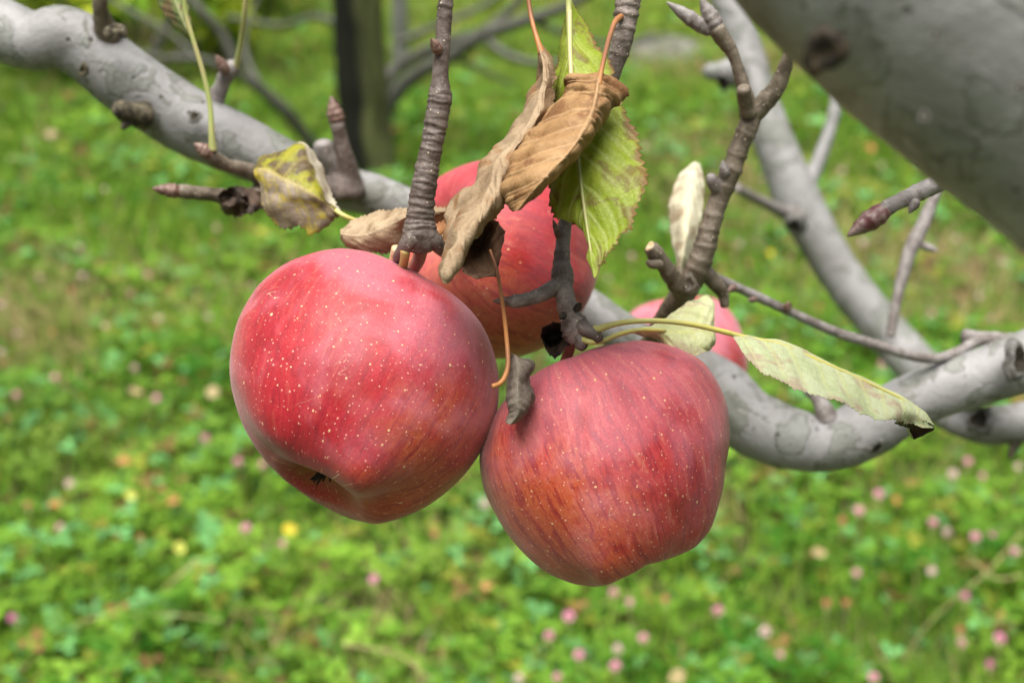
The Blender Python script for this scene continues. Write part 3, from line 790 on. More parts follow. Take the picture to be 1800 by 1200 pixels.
# stub with a knob and a thin petiole
tube('stub', [(372, 182, .54, 20), (383, 165, .538, 15), (393, 142, .535, 13), (405, 122, .532, 15), (414, 116, .53, 12)], M_twig_grey, branch, ns=16, lump=0.16, lump_scale=110, rings=ring_set([(0.2, 0.95, 5)], 8))
bud(branch, (398, 128, .53), (380, 98, .525), 10, M_bud)
tube('petiole', [(416, 118, .53, 6), (424, 70, .52, 4.5), (430, 20, .51, 4.2), (437, -70, .50, 4.5)], M_pet_green, branch, ns=10, lump=0.04)
# upright bud shoot at the kink
kb = tube('twig', [(598, 335, .54, 46), (600, 315, .538, 40), (603, 292, .535, 27), (603, 268, .53, 15), (598, 240, .528, 13), (592, 215, .525, 13)], M_twig, branch, ns=18, rings=ring_set([(0.3, 0.95, 7)], 12), lump=0.10, lump_scale=90)
bud(kb, (594, 222, .526), (582, 170, .522), 14)
tube('stub', [(585, 290, .535, 26), (572, 268, .53, 20), (568, 252, .528, 17)], M_twig_grey, branch, ns=14, lump=0.2, lump_scale=100)

# two side shoots with fat buds and the mottled leaf, in front of the branch
sh1 = tube('twig', [(470, 330, .50, 17), (450, 306, .49, 15), (425, 297, .485, 13), (400, 291, .48, 12), (378, 279, .475, 13), (366, 270, .473, 12)], M_twig3, branch, ns=18, rings=ring_set([(0.15, 0.95, 8)], 3), lump=0.1, lump_scale=110)
bud(sh1, (372, 274, .473), (341, 252, .470), 12)
sh2 = tube('twig', [(475, 345, .50, 24), (445, 347, .49, 18), (415, 346, .485, 13), (380, 343, .48, 12), (345, 339, .475, 12), (315, 336, .472, 12)], M_twig3, branch, ns=18, rings=ring_set([(0.15, 0.95, 9)], 5), lump=0.1, lump_scale=110)
bud(sh2, (318, 337, .472), (268, 331, .468), 12)
def shred(name, cx, cy, d, rx, ry, mat, parent, seed):
    """crumpled dry scrap of leaf"""
    rows = []
    rr2 = random.Random(seed)
    for i in range(6):
        u = i / 5; w = math.sin(math.pi * (0.1 + 0.85 * u))
        rows.append([(cx + (u - .5) * 2 * rx + rr2.uniform(-4, 4), cy + k * ry * w + rr2.uniform(-5, 5), d + rr2.uniform(-.006, .006)) for k in (-1, -.3, .4, 1)])
    return leaf(name, rows, mat, parent, nt=50, ns=30, seed=seed, wave=0.0012, serr=0.001, teeth=14, veins=4)
M_leaf_dark = mat_leaf('leaf_blackened', (0.035, 0.020, 0.012), (0.075, 0.045, 0.028), (0.10, 0.065, 0.04), (0.015, 0.009, 0.006), 0.5, rough=0.7, trans=0.05, seed=1.0)
M_leaf_grey = mat_leaf('leaf_withered_grey', (0.14, 0.115, 0.09), (0.21, 0.18, 0.145), (0.17, 0.14, 0.11), (0.07, 0.055, 0.045), 0.3, rough=0.85, trans=0.05, seed=2.0, vein_amt=0.4, spec=0.15)
sc_ = shred('leaf_scrap', 432, 352, .478, 46, 22, M_leaf_dark, branch, 4); sc_['label'] = 'black crumpled dead leaf stuck at the base of the two budded shoots'
sc2 = shred('leaf_scrap', 412, 366, .476, 26, 16, M_leaf_dark, branch, 9); sc2['label'] = 'small black leaf shred hanging under the lower budded shoot'
# thin young shoot rising past the branch
yp = tube('petiole', [(374, 264, .472, 8), (372, 235, .470, 5.5), (369, 185, .468, 4.5), (356, 125, .465, 4.2), (338, 65, .462, 4.0), (326, 20, .46, 4.0), (318, -60, .455, 4)], M_pet_green, branch, ns=10, lump=0.04)
M_leaf_dull = mat_leaf('leaf_dull_green', (0.12, 0.17, 0.045), (0.20, 0.22, 0.08), (0.30, 0.30, 0.14), (0.20, 0.13, 0.06), 0.5, rough=0.5, trans=0.25, seed=3.0)
lf = leaf('leaf', [[(336, 66, .463), (336, 67, .462), (337, 66, .462)], [(316, 50, .468), (324, 42, .462), (334, 40, .466)], [(296, 34, .474), (312, 14, .464), (330, 10, .47)], [(280, 10, .48), (302, -15, .468), (322, -20, .474)], [(276, -25, .48), (296, -50, .468), (316, -55, .474)], [(285, -85, .48), (292, -92, .474), (300, -90, .476)]], M_leaf_dull, branch, nt=70, ns=36, seed=6, label='dull green leaf hanging in at the top edge above the left branch')

# mottled yellow and brown leaf
M_leaf_mott = mat_leaf('leaf_mottled', (0.17, 0.12, 0.085), (0.30, 0.245, 0.18), (0.44, 0.37, 0.05), (0.42, 0.33, 0.02), 0.30, edge=None, rough=0.5, trans=0.2, seed=4.0, vein_amt=0.6, under=None, split=((0.085, 0.055, 0.025), (0.24, 0.235, 0.012), (0.50, 0.46, 0.36)))
lm_ = leaf('leaf', [[(447, 299, .462), (446, 296, .456), (447, 300, .450), (446, 303, .450), (447, 306, .452)],
                   [(478, 285, .468), (465, 274, .458), (461, 301, .448), (455, 320, .448), (458, 330, .450)],
                   [(515, 280, .470), (495, 263, .458), (480, 306, .446), (472, 340, .447), (468, 366, .449)],
                   [(542, 263, .466), (527, 257, .454), (508, 318, .445), (500, 355, .446), (488, 398, .450)],
                   [(568, 302, .464), (546, 297, .450), (538, 335, .444), (535, 370, .447), (522, 399, .449)],
                   [(583, 340, .458), (566, 342, .447), (564, 351, .444), (566, 375, .447), (548, 412, .449)],
                   [(594, 366, .452), (590, 364, .449), (590, 368, .447), (589, 375, .447), (588, 383, .450)],
                   [(601, 376, .448), (600, 375, .447), (600, 376, .446), (600, 378, .447), (599, 379, .448)]], M_leaf_mott, branch, scol=[-1, -.62, 0, .5, 1], seed=7, wave=0.0020, serr=0.0014, teeth=26, label='curled dead leaf mottled brown and yellow on the left branch')
tube('petiole', [(590, 370, .446, 4), (604, 379, .445, 4.5), (620, 386, .446, 4.5), (634, 390, .449, 4.5)], M_pet_yel, lm_, ns=10)
# small stubs on the right half
tube('stub', [(1455, 740, .55, 20), (1447, 715, .55, 15), (1435, 697, .552, 12), (1420, 685, .555, 10)], M_twig_grey, branch, ns=14, lump=0.2, lump_scale=110)
tube('twig', [(1800, 625, .55, 14), (1790, 600, .56, 12), (1760, 595, .565, 12), (1720, 593, .57, 11), (1695, 590, .57, 13)], M_twig_grey, branch, ns=16, lump=0.14, lump_scale=90, rings=ring_set([(0.1, .9, 6)], 2))

# second branch peeping out at the right edge
b2 = tube('tree_branch', [(1560, 690, .72, 16), (1640, 725, .70, 18), (1690, 745, .68, 24), (1740, 748, .67, 34), (1800, 742, .66, 36), (1900, 725, .65, 38), (2100, 690, .64, 42)], M_bark, ns=24, lump=0.08, lump_scale=60, seed=3)
tag(b2, 'thick grey branch stub at the right edge, just below the long branch', 'branch')
knot(b2, 1722, 738, .650, 26, 0.7, seed=8, axis=(-.6, .3, .9))
tube('stub', [(1790, 770, .66, 12), (1780, 790, .66, 8), (1775, 806, .66, 3)], M_knot, b2, ns=10, lump=0.2, lump_scale=120)

# ================================================================== THICK LIMB, upper right, nearest the camera
def off_edge(x, y, d):      # limb axis runs parallel to its lower edge, r px to the upper right
    return d
fg = [(2050, -1300, .27, 270), (1820, -1000, .266, 280), (1620, -720, .262, 288), (1490, -480, .261, 292), (1490, -250, .263, 293), (1640, -75, .266, 288), (1800, 60, .268, 290), (1945, 168, .27, 292), (2100, 300, .272, 296), (2300, 510, .275, 300), (2500, 760, .28, 306)]
fgb = [(P(1430, 70, .25), .010, .03), (P(1300, 30, .26), .012, .02)]
LK = 0.92
fg = [(a, b, d * LK, r) for a, b, d, r in fg]
limb = tube('tree_limb', fg, M_bark_fg, ns=64, n=190, lump=0.022, lump_scale=24, fine=0.006, seed=2)
tag(limb, 'very thick grey limb crossing the upper right corner, closest to the camera', 'limb')

knot(limb, 1447, 92, .2405 * LK, 44, 0.3, seed=14, axis=(-.55, -.5, .75), mat=M_calyx)  # near-black colour paints in the shade of a hollow in the limb
for kx, ky, kd_ in ((1645, 60, .2325), (1792, 152, .2325), (1625, 205, .237)): knot(limb, kx, ky, kd_ * LK, 10, 0.25, seed=kx, axis=(-.2, -.1, 1))

# ================================================================== PALE LIMB behind, upper right
bl = tube('tree_limb', [(1150, -330, .93, 26), (1220, -150, .92, 27), (1275, -10, .91, 29), (1305, 80, .91, 32), (1335, 180, .905, 34), (1365, 262, .90, 36), (1402, 350, .90, 40), (1445, 430, .90, 38), (1490, 500, .90, 37), (1545, 570, .90, 37), (1598, 628, .89, 38), (1635, 662, .84, 37), (1670, 672, .76, 36), (1720, 668, .66, 36), (1790, 645, .58, 36)], M_bark_bg, ns=28, n=190, lump=0.05, lump_scale=26, seed=8)
tag(bl, 'pale smooth limb running down behind the thick limb, out of focus', 'limb')
tube('twig', [(1412, 335, .90, 22), (1422, 318, .90, 16), (1440, 280, .90, 13), (1458, 230, .90, 11.5), (1470, 180, .90, 11), (1477, 130, .90, 10), (1482, 40, .90, 10)], M_bark_bg, bl, ns=14, lump=0.05, lump_scale=50)
tube('twig', [(1400, 382, .89, 20), (1380, 375, .88, 13), (1350, 360, .86, 10), (1320, 345, .84, 9), (1295, 330, .82, 9)], M_twig_grey, bl, ns=12, lump=0.08, lump_scale=60)
tube('stub', [(1300, 130, .90, 24), (1275, 128, .88, 20), (1255, 125, .87, 16), (1245, 128, .865, 12)], M_bark_bg, bl, ns=14, lump=0.25, lump_scale=70)
knot(bl, 1398, 395, .868, 22, 0.6, seed=4, axis=(-.5, -.6, .6))
knot(bl, 1272, 143, .865, 18, 0.6, seed=9, axis=(-.3, -.7, .6))

# thin twig running across behind the long leaf to the right branch
tt_ = tube('thin_twig', [(1232, 470, .50, 9), (1255, 486, .505, 9), (1300, 507, .51, 8), (1350, 530, .515, 8.5), (1400, 553, .52, 8), (1460, 580, .525, 8.5), (1530, 603, .53, 9), (1590, 622, .535, 9), (1640, 630, .54, 9), (1680, 620, .545, 9), (1715, 600, .55, 9), (1755, 596, .555, 9)], M_twig_grey, None, ns=14, n=160, lump=0.10, lump_scale=120, rings=ring_set([(0.05, 0.95, 12)], 15))
tag(tt_, 'thin grey twig slanting from the forked twig down to the right branch', 'twig')
bud(tt_, (1292, 504, .508), (1278, 512, .505), 6, M_bud); bud(tt_, (1382, 545, .515), (1388, 530, .512), 7, M_bud); bud(tt_, (1330, 525, .512), (1314, 528, .51), 5, M_bud)

# ================================================================== FORKED TWIG with the cream leaf
f3_ = tube('forked_twig', [(1120, 640, .50, 17), (1150, 590, .485, 17), (1175, 550, .472, 18), (1200, 512, .463, 21), (1222, 480, .458, 21), (1238, 440, .456, 20), (1248, 400, .455, 18), (1264, 350, .454, 18), (1283, 305, .452, 18), (1300, 260, .45, 17), (1318, 215, .448, 18), (1322, 190, .447, 19)], M_twig3, None, ns=22, n=170, rings=ring_set([(0.1, 0.35, 6), (0.4, 0.97, 16)], 21), lump=0.10, lump_scale=90)
tag(f3_, 'olive brown forked twig standing right of the green leaf', 'twig')
tube('twig', [(1318, 205, .448, 18), (1312, 175, .446, 15), (1300, 130, .443, 11), (1288, 95, .441, 11), (1272, 70, .44, 14), (1258, 50, .438, 16)], M_twig3, f3_, ns=18, rings=ring_set([(0.1, 0.95, 8)], 22), lump=0.12, lump_scale=110)
tube('twig', [(1320, 205, .448, 17), (1342, 182, .446, 17), (1362, 160, .444, 16), (1376, 130, .441, 13), (1386, 100, .438, 11), (1396, 60, .434, 10), (1404, 10, .43, 9)], M_twig3, f3_, ns=18, rings=ring_set([(0.1, 0.95, 7)], 23), lump=0.12, lump_scale=110)
tube('stub', [(1316, 200, .445, 15), (1309, 172, .440, 13), (1308, 155, .437, 12)], M_twig3, f3_, ns=14, lump=0.15, lump_scale=130)
bud(f3_, (1262, 58, .439), (1232, -4, .436), 15, M_twig_grey)
bud(f3_, (1248, 56, .439), (1172, 4, .437), 13, M_twig_grey, 'pale bud pointing left at the tip of the forked twig')
spur = tube('spur', [(1212, 505, .458, 19), (1195, 505, .452, 17), (1180, 485, .448, 15), (1165, 462, .445, 14), (1152, 445, .443, 14), (1144, 434, .442, 12)], M_twig3, f3_, ns=18, rings=ring_set([(0.2, 0.95, 7)], 25), lump=0.14, lump_scale=120)
knot(spur, 1142, 432, .436, 9, 0.25, mat=M_cut, name='cut_end', seed=11, axis=(-.5, .6, .6))
tube('stub', [(1160, 465, .442, 9), (1146, 464, .440, 8), (1138, 460, .439, 5)], M_twig3, f3_, ns=10, lump=0.2, lump_scale=150)
tube('stub', [(1240, 480, .463, 17), (1256, 498, .465, 14), (1270, 515, .467, 12), (1274, 538, .468, 9)], M_twig3, f3_, ns=14, lump=0.18, lump_scale=120)
knot(f3_, 1212, 500, .438, 17, 0.45, seed=12, axis=(-.3, 0, 1), mat=M_twig3)
tube('stub', [(1276, 335, .455, 16), (1262, 330, .452, 14), (1252, 318, .45, 11), (1250, 308, .449, 8)], M_twig_grey, f3_, ns=14, lump=0.18, lump_scale=120)
bud(f3_, (1276, 312, .45), (1270, 282, .447), 9, M_twig_grey)
M_leaf_cream = mat_leaf('leaf_cream', (0.62, 0.58, 0.42), (0.74, 0.70, 0.54), (0.66, 0.60, 0.30), (0.36, 0.26, 0.16), 0.30, rough=0.6, trans=0.3, seed=5.0, vein_amt=0.6)
lc = leaf('leaf', [[(1213, 290, .524), (1221, 285, .522), (1230, 288, .524)], [(1194, 312, .522), (1217, 310, .514), (1237, 314, .520)], [(1180, 345, .517), (1211, 345, .506), (1236, 342, .514)], [(1175, 385, .512), (1206, 385, .499), (1233, 378, .508)], [(1180, 420, .507), (1203, 420, .495), (1224, 425, .503)], [(1186, 448, .502), (1199, 450, .494), (1213, 450, .50)], [(1190, 474, .498), (1195, 476, .495), (1200, 475, .497)]], M_leaf_cream, f3_, nt=90, ns=40, seed=9, wave=0.0009, serr=0.0006, teeth=24, label='narrow cream coloured withered leaf beside the forked twig')
tube('petiole', [(1196, 470, .496, 4), (1199, 490, .485, 4), (1206, 508, .47, 5)], M_twig3, lc, ns=8)

# budded twig under the thick limb
bt = tube('budded_twig', [(1720, 290, .36, 17), (1680, 308, .355, 17), (1640, 328, .35, 16), (1600, 345, .347, 14), (1565, 362, .345, 13), (1545, 375, .344, 14)], M_twig_grey, None, ns=18, rings=ring_set([(0.1, 0.95, 8)], 31), lump=0.14, lump_scale=120)
tag(bt, 'short twig with a red tipped bud below the thick limb', 'twig')
bud(bt, (1560, 366, .345), (1490, 415, .343), 18, M_bud_red, 'reddish pointed bud')
bud(bt, (1612, 352, .345), (1598, 375, .344), 8, M_twig_grey)
th = tube('thin_twig', [(1660, 300, .62, 9), (1645, 340, .62, 10), (1620, 400, .62, 12), (1600, 440, .62, 13), (1585, 490, .62, 10), (1574, 540, .62, 9), (1565, 590, .62, 8)], M_twig_grey, None, ns=12, lump=0.14, lump_scale=90, rings=ring_set([(0.1, 0.9, 6)], 33))
tag(th, 'blurred grey twig hanging below the red budded twig', 'twig')
bud(th, (1618, 430, .62), (1650, 442, .615), 7, M_twig_grey)

# ================================================================== FRUITING TWIG 1 (ringed, centre)
ft1 = tube('fruiting_twig', [(800, -330, .37, 12), (793, -160, .372, 12.5), (786, -40, .375, 13), (781, 40, .377, 13.5), (777, 90, .378, 14), (774, 130, .379, 15), (773, 175, .38, 20), (766, 220, .381, 19), (757, 265, .382, 19), (748, 310, .383, 20), (742, 350, .384, 21), (739, 385, .385, 24), (738, 412, .386, 31), (736, 430, .388, 29)], M_twig, None, ns=30, n=330,
           rings=ring_set([(0.30, 0.50, 4), (0.62, 0.72, 9), (0.72, 0.97, 24)], 41), lump=0.09, lump_scale=130, fine=0.02)
tag(ft1, 'ringed brown fruiting twig hanging down to the left apple', 'twig')
bud(ft1, (772, 92, .376), (758, 68, .372), 9)
tube('spur', [(728, 415, .383, 16), (715, 430, .384, 15), (706, 444, .388, 12), (700, 454, .392, 10)], M_twig, ft1, ns=14, lump=0.14, lump_scale=120)
tube('spur', [(748, 415, .385, 18), (768, 428, .387, 15), (778, 440, .392, 12)], M_twig, ft1, ns=14, lump=0.14, lump_scale=120)
tube('stem_stump', [(712, 440, .384, 9), (711, 455, .386, 8), (706, 480, .392, 8), (698, 515, .402, 8)], M_stem, ft1, ns=12, lump=0.06)
tube('stem_stump', [(697, 436, .392, 9), (693, 455, .395, 9), (691, 475, .40, 9)], M_cut, ft1, ns=12, lump=0.08)

M_leaf_brown = mat_leaf('leaf_brown', (0.27, 0.145, 0.055), (0.40, 0.245, 0.11), (0.50, 0.32, 0.165), (0.16, 0.065, 0.02), 0.35, rough=0.6, trans=0.22, seed=6.0, vein_amt=0.75)
M_leaf_brown2 = mat_leaf('leaf_brown_greyed', (0.22, 0.145, 0.08), (0.34, 0.25, 0.155), (0.38, 0.28, 0.17), (0.22, 0.11, 0.04), 0.35, rough=0.65, trans=0.18, seed=7.0, vein_amt=0.7)
M_leaf_tan = mat_leaf('leaf_tan', (0.26, 0.18, 0.10), (0.40, 0.30, 0.185), (0.46, 0.37, 0.25), (0.20, 0.125, 0.065), 0.35, rough=0.65, trans=0.2, seed=8.0, vein_amt=0.6)
M_leaf_umber = mat_leaf('leaf_umber', (0.085, 0.045, 0.022), (0.14, 0.08, 0.042), (0.17, 0.10, 0.05), (0.05, 0.022, 0.012), 0.4, rough=0.7, trans=0.12, seed=9.0, vein_amt=0.6)

tl = leaf('leaf', [[(598, 404, .425), (599, 412, .422), (600, 421, .424)], [(614, 396, .426), (617, 415, .421), (618, 437, .424)], [(645, 383, .426), (648, 412, .419), (652, 446, .424)], [(682, 370, .424), (684, 398, .417), (692, 440, .422)], [(714, 361, .420), (716, 380, .410), (716, 410, .420)], [(746, 359, .415), (750, 376, .408), (750, 402, .416)], [(782, 360, .41), (786, 372, .406), (786, 390, .414)], [(803, 357, .408), (805, 362, .406), (806, 368, .408)]], M_leaf_tan, ft1, seed=11, wave=0.0024, serr=0.0012, label='tan withered leaf lying across behind the ringed twig, above the left apple')
tube('petiole', [(800, 362, .407, 4), (790, 385, .402, 4), (775, 408, .396, 5), (758, 422, .39, 6)], M_pet_red, tl, ns=8)

# ================================================================== FRUITING TWIG 2 (right) with green, brown and pale leaves
ft2 = tube('fruiting_twig', [(1135, -330, .385, 19), (1118, -150, .386, 20), (1108, -30, .388, 21), (1102, 20, .389, 21), (1094, 70, .39, 19), (1082, 115, .392, 15), (1065, 170, .396, 13), (1035, 260, .40, 12), (1008, 340, .40, 11.5), (995, 385, .398, 12), (990, 420, .396, 12.5), (987, 455, .394, 14), (988, 480, .392, 18), (990, 505, .39, 17), (996, 530, .389, 17), (1002, 555, .389, 19), (1012, 578, .389, 24), (1018, 594, .390, 22)], M_twig2, None, ns=28, n=330,
           rings=ring_set([(0.30, 0.44, 7), (0.74, 0.80, 5), (0.82, 0.99, 14)], 43), lump=0.10, lump_scale=130, fine=0.02)
tag(ft2, 'dark fruiting twig behind the green leaf, ending at the right apple', 'twig')
sp2 = tube('spur', [(988, 500, .391, 15), (972, 507, .389, 14), (955, 516, .387, 13), (938, 523, .386, 12), (918, 528, .385, 12), (902, 530, .384, 11), (892, 529, .384, 8)], M_twig2, ft2, ns=18, rings=ring_set([(0.15, 0.95, 9)], 44), lump=0.14, lump_scale=150)
bud(sp2, (905, 530, .384), (866, 529, .383), 8, M_bud)
bud(ft2, (984, 420, .395), (972, 386, .392), 6, M_bud)
bud(ft2, (1012, 545, .386), (1022, 532, .383), 6, M_calyx); bud(ft2, (993, 552, .383), (984, 560, .380), 6, M_calyx)
tube('spur', [(1015, 570, .387, 14), (1032, 580, .385, 12), (1046, 588, .384, 10), (1054, 598, .384, 8)], M_twig, ft2, ns=14, lump=0.16, lump_scale=140)
tube('spur', [(1016, 588, .388, 15), (1022, 602, .387, 13), (1018, 612, .387, 9)], M_twig, ft2, ns=14, lump=0.16, lump_scale=140)

M_leaf_green = mat_leaf('leaf_green', (0.29, 0.38, 0.020), (0.39, 0.47, 0.055), (0.56, 0.62, 0.22), (0.22, 0.15, 0.05), 0.30, edge=(0.28, 0.15, 0.05), rough=0.45, trans=0.5, seed=10.0, vein_amt=0.85)
gl = leaf('leaf', tilted([[(998, 2, .392), (1001, 2, .390), (1004, 2, .392)], [(990, 70, .396), (1002, 68, .388), (1038, 64, .392)], [(982, 110, .398), (1003, 112, .387), (1066, 102, .390)], [(972, 165, .399), (1006, 165, .386), (1088, 165, .388)], [(971, 220, .399), (1010, 220, .386), (1110, 222, .386)], [(967, 275, .398), (1015, 270, .385), (1127, 265, .384)], [(964, 330, .397), (1021, 320, .384), (1140, 311, .380)], [(970, 380, .394), (1027, 362, .383), (1124, 360, .379)], [(1003, 392, .390), (1032, 400, .382), (1101, 402, .379)], [(1032, 416, .386), (1037, 432, .381), (1078, 436, .379)], [(1036, 452, .383), (1042, 459, .380), (1059, 463, .379)], [(1044, 486, .380), (1046, 489, .379), (1049, 486, .379)]], 0, 7e-5), M_leaf_green, ft2, nt=170, ns=70, veins=9, slope=0.17, seed=13, vein_h=0.0006, pucker=0.0008, wave=0.0010, serr=0.0017, teeth=40, label='large yellow-green leaf with brown blotches and pale veins')
tube('petiole', [(1001, 60, .386, 5.5), (1000, 5, .388, 5.5), (999, -60, .386, 5.5), (1003, -140, .382, 5.5), (1020, -260, .378, 6)], M_pet_green, gl, ns=10)
tube('midrib', tilt_path([(1001, 20, .388, 4.8), (1003, 112, .3862, 4.4), (1010, 220, .3852, 3.8), (1021, 320, .3832, 3.2), (1032, 400, .3812, 2.4), (1045, 480, .3792, 1.2)], 0, 7e-5), M_pet_green, gl, ns=10, n=80)

br = leaf('leaf', tilted([[(1058, 127, .368), (1054, 127, .364), (1053, 128, .362), (1053, 129, .361), (1056, 130, .362), (1060, 130, .366)],
                  [(1014, 148, .386), (1000, 138, .372), (1022, 140, .363), (1051, 150, .358), (1068, 142, .361), (1082, 145, .368)],
                  [(1008, 172, .388), (997, 160, .374), (1020, 166, .362), (1046, 180, .356), (1074, 168, .361), (1098, 166, .368)],
                  [(975, 218, .390), (957, 205, .375), (990, 204, .361), (1036, 210, .355), (1060, 202, .361), (1076, 196, .370)],
                  [(935, 262, .391), (917, 248, .376), (955, 244, .361), (1017, 243, .354), (1042, 236, .361), (1050, 224, .371)],
                  [(910, 302, .391), (892, 288, .376), (930, 284, .361), (990, 278, .354), (1018, 268, .360), (1026, 256, .370)],
                  [(902, 335, .388), (886, 322, .375), (915, 322, .361), (955, 315, .355), (980, 306, .361), (990, 297, .369)],
                  [(902, 360, .382), (890, 352, .373), (908, 350, .363), (930, 344, .358), (944, 338, .362), (952, 332, .368)],
                  [(905, 371, .374), (902, 371, .369), (905, 371, .365), (909, 370, .362), (911, 369, .364), (913, 368, .367)]], 130, 9e-5), M_leaf_brown, ft2, scol=[-1, -.72, -.42, 0, .5, 1], nt=150, ns=72, veins=8, slope=0.14, seed=15, vein_h=0.0011, pucker=0.0013, wave=0.0013, serr=0.0013, teeth=30, label='rolled brown dead leaf in front of the green leaf')
tube('petiole', [(1053, 150, .357, 4.5), (1057, 125, .360, 4.5), (1065, 90, .367, 4.2), (1073, 60, .375, 4.5), (1082, 38, .380, 5), (1094, 28, .388, 6)], M_pet_red, br, ns=10)

br2 = leaf('leaf', tilted([[(946, 72, .384), (945, 74, .381), (946, 76, .380), (950, 78, .380), (954, 80, .382)],
                   [(952, 112, .390), (947, 108, .382), (952, 108, .378), (962, 104, .377), (974, 108, .382)],
                   [(955, 142, .393), (946, 138, .384), (955, 136, .376), (964, 130, .374), (974, 124, .380)],
                   [(944, 178, .395), (930, 168, .384), (945, 165, .376), (960, 158, .373), (976, 150, .379)],
                   [(930, 212, .395), (917, 212, .384), (933, 208, .375), (950, 200, .372), (975, 180, .379)],
                   [(900, 245, .395), (884, 243, .384), (905, 242, .374), (930, 230, .371), (960, 218, .379)],
                   [(872, 285, .394), (853, 276, .384), (875, 280, .374), (900, 272, .370), (925, 262, .378)],
                   [(855, 325, .392), (838, 316, .383), (860, 320, .373), (880, 315, .369), (900, 310, .377)],
                   [(812, 338, .392), (826, 342, .380), (845, 348, .371), (868, 350, .367), (894, 350, .375)],
                   [(790, 378, .390), (810, 376, .378), (825, 384, .369), (845, 386, .366), (872, 378, .374)],
                   [(781, 412, .388), (798, 408, .375), (808, 412, .367), (822, 415, .365), (840, 404, .373)],
                   [(787, 450, .384), (786, 446, .373), (794, 448, .365), (806, 450, .363), (819, 446, .371)],
                   [(790, 476, .378), (776, 476, .371), (781, 480, .364), (790, 482, .362), (803, 474, .368)],
                   [(786, 495, .370), (778, 492, .367), (781, 497, .364), (785, 498, .363), (791, 492, .366)]], 70, 5e-5), M_leaf_brown2, ft1, scol=[-1, -.6, -.2, .35, 1], nt=170, ns=64, veins=9, slope=0.12, seed=17, vein_h=0.0011, pucker=0.0014, wave=0.0015, serr=0.0016, teeth=44, label='long twisted grey-brown dead leaf behind the rolled one, its tip touching the left apple')
tube('petiole', [(952, 95, .378, 6), (946, 75, .380, 5), (938, 48, .382, 4.2), (931, 15, .384, 4), (926, -40, .384, 4), (920, -160, .382, 4.5)], M_pet_red, br2, ns=10)

dk = leaf('leaf', [[(874, 486, .388), (875, 484, .386), (877, 484, .386)], [(838, 490, .396), (862, 474, .402), (880, 462, .389)], [(812, 474, .398), (850, 446, .410), (885, 432, .390)], [(815, 442, .398), (848, 420, .412), (883, 405, .391)], [(832, 412, .398), (850, 400, .408), (872, 388, .394)], [(846, 386, .396), (852, 383, .398), (858, 382, .396)]], M_leaf_umber, ft1, nt=90, ns=44, veins=6, seed=19, wave=0.0012, serr=0.0006, label='dark brown cupped dead leaf below the twisted leaf')
tube('petiole', [(862, 440, .396, 2.4), (872, 468, .389, 2.8), (878, 500, .383, 3.2), (885, 545, .375, 3.6), (891, 600, .367, 4.0), (893, 640, .364, 4.4), (887, 663, .362, 4.8), (878, 674, .361, 4.6), (866, 679, .360, 5.0)], M_pet_red, dk, ns=12, n=90)

M_leaf_pale = mat_leaf('leaf_pale', (0.52, 0.56, 0.26), (0.68, 0.70, 0.44), (0.66, 0.64, 0.22), (0.50, 0.42, 0.28), 0.25, rough=0.5, trans=0.3, seed=11.0, vein_amt=0.75)
pl = leaf('leaf', [[(1112, 581, .40), (1113, 583, .399), (1114, 586, .40)], [(1150, 570, .408), (1150, 580, .402), (1150, 596, .405)], [(1186, 547, .428), (1188, 582, .404), (1186, 619, .400)], [(1222, 527, .444), (1226, 584, .408), (1216, 628, .402)], [(1249, 525, .448), (1250, 589, .412), (1240, 618, .406)], [(1257, 577, .426), (1258, 595, .418), (1256, 606, .420)]], M_leaf_pale, ft2, nt=100, ns=50, veins=6, slope=0.2, seed=21, wave=0.0010, serr=0.0005, label='pale yellow-green folded leaf above the right apple')
tube('petiole', [(1022, 596, .386, 6), (1040, 601, .384, 5), (1062, 598, .386, 4.5), (1090, 587, .392, 4.5), (1125, 580, .399, 4.2), (1170, 581, .402, 3.2)], M_pet_yel, pl, ns=10)

M_leaf_silver = mat_leaf('leaf_silvery', (0.42, 0.48, 0.25), (0.54, 0.58, 0.37), (0.58, 0.60, 0.24), (0.44, 0.33, 0.24), 0.34, edge=None, rough=0.6, trans=0.25, seed=12.0, vein_amt=0.75)
ll = leaf('leaf', [[(1283, 588, .394), (1284, 585, .386), (1284, 586, .384), (1285, 588, .384)],
                  [(1318, 610, .404), (1320, 596, .390), (1318, 596, .382), (1318, 636, .372)],
                  [(1362, 640, .406), (1366, 605, .390), (1364, 606, .381), (1350, 660, .366)],
                  [(1408, 668, .406), (1414, 623, .389), (1412, 625, .380), (1388, 678, .363)],
                  [(1455, 690, .405), (1462, 643, .388), (1459, 646, .379), (1432, 694, .362)],
                  [(1500, 705, .403), (1508, 664, .387), (1505, 667, .378), (1478, 705, .362)],
                  [(1545, 722, .401), (1555, 685, .386), (1552, 689, .377), (1520, 727, .363)],
                  [(1585, 742, .400), (1590, 704, .384), (1588, 708, .376), (1562, 737, .366)],
                  [(1600, 768, .396), (1618, 722, .383), (1617, 726, .375), (1590, 742, .375)],
                  [(1612, 770, .388), (1638, 748, .381), (1640, 752, .375), (1622, 752, .374)]], M_leaf_silver, ft2, scol=[-1, -.12, .12, 1], nt=150, ns=60, veins=9, slope=0.10, seed=23, wave=0.0008, serr=0.0016, teeth=44, label='long silvery green leaf folded along its rib, stretching over the right branch')
tube('petiole', [(1028, 578, .387, 8), (1048, 579, .384, 7), (1075, 571, .382, 5.5), (1110, 565, .381, 5), (1160, 564, .381, 4.8), (1220, 571, .382, 4.8), (1285, 586, .383, 4.8)], M_pet_yel, ll, ns=12, n=80)
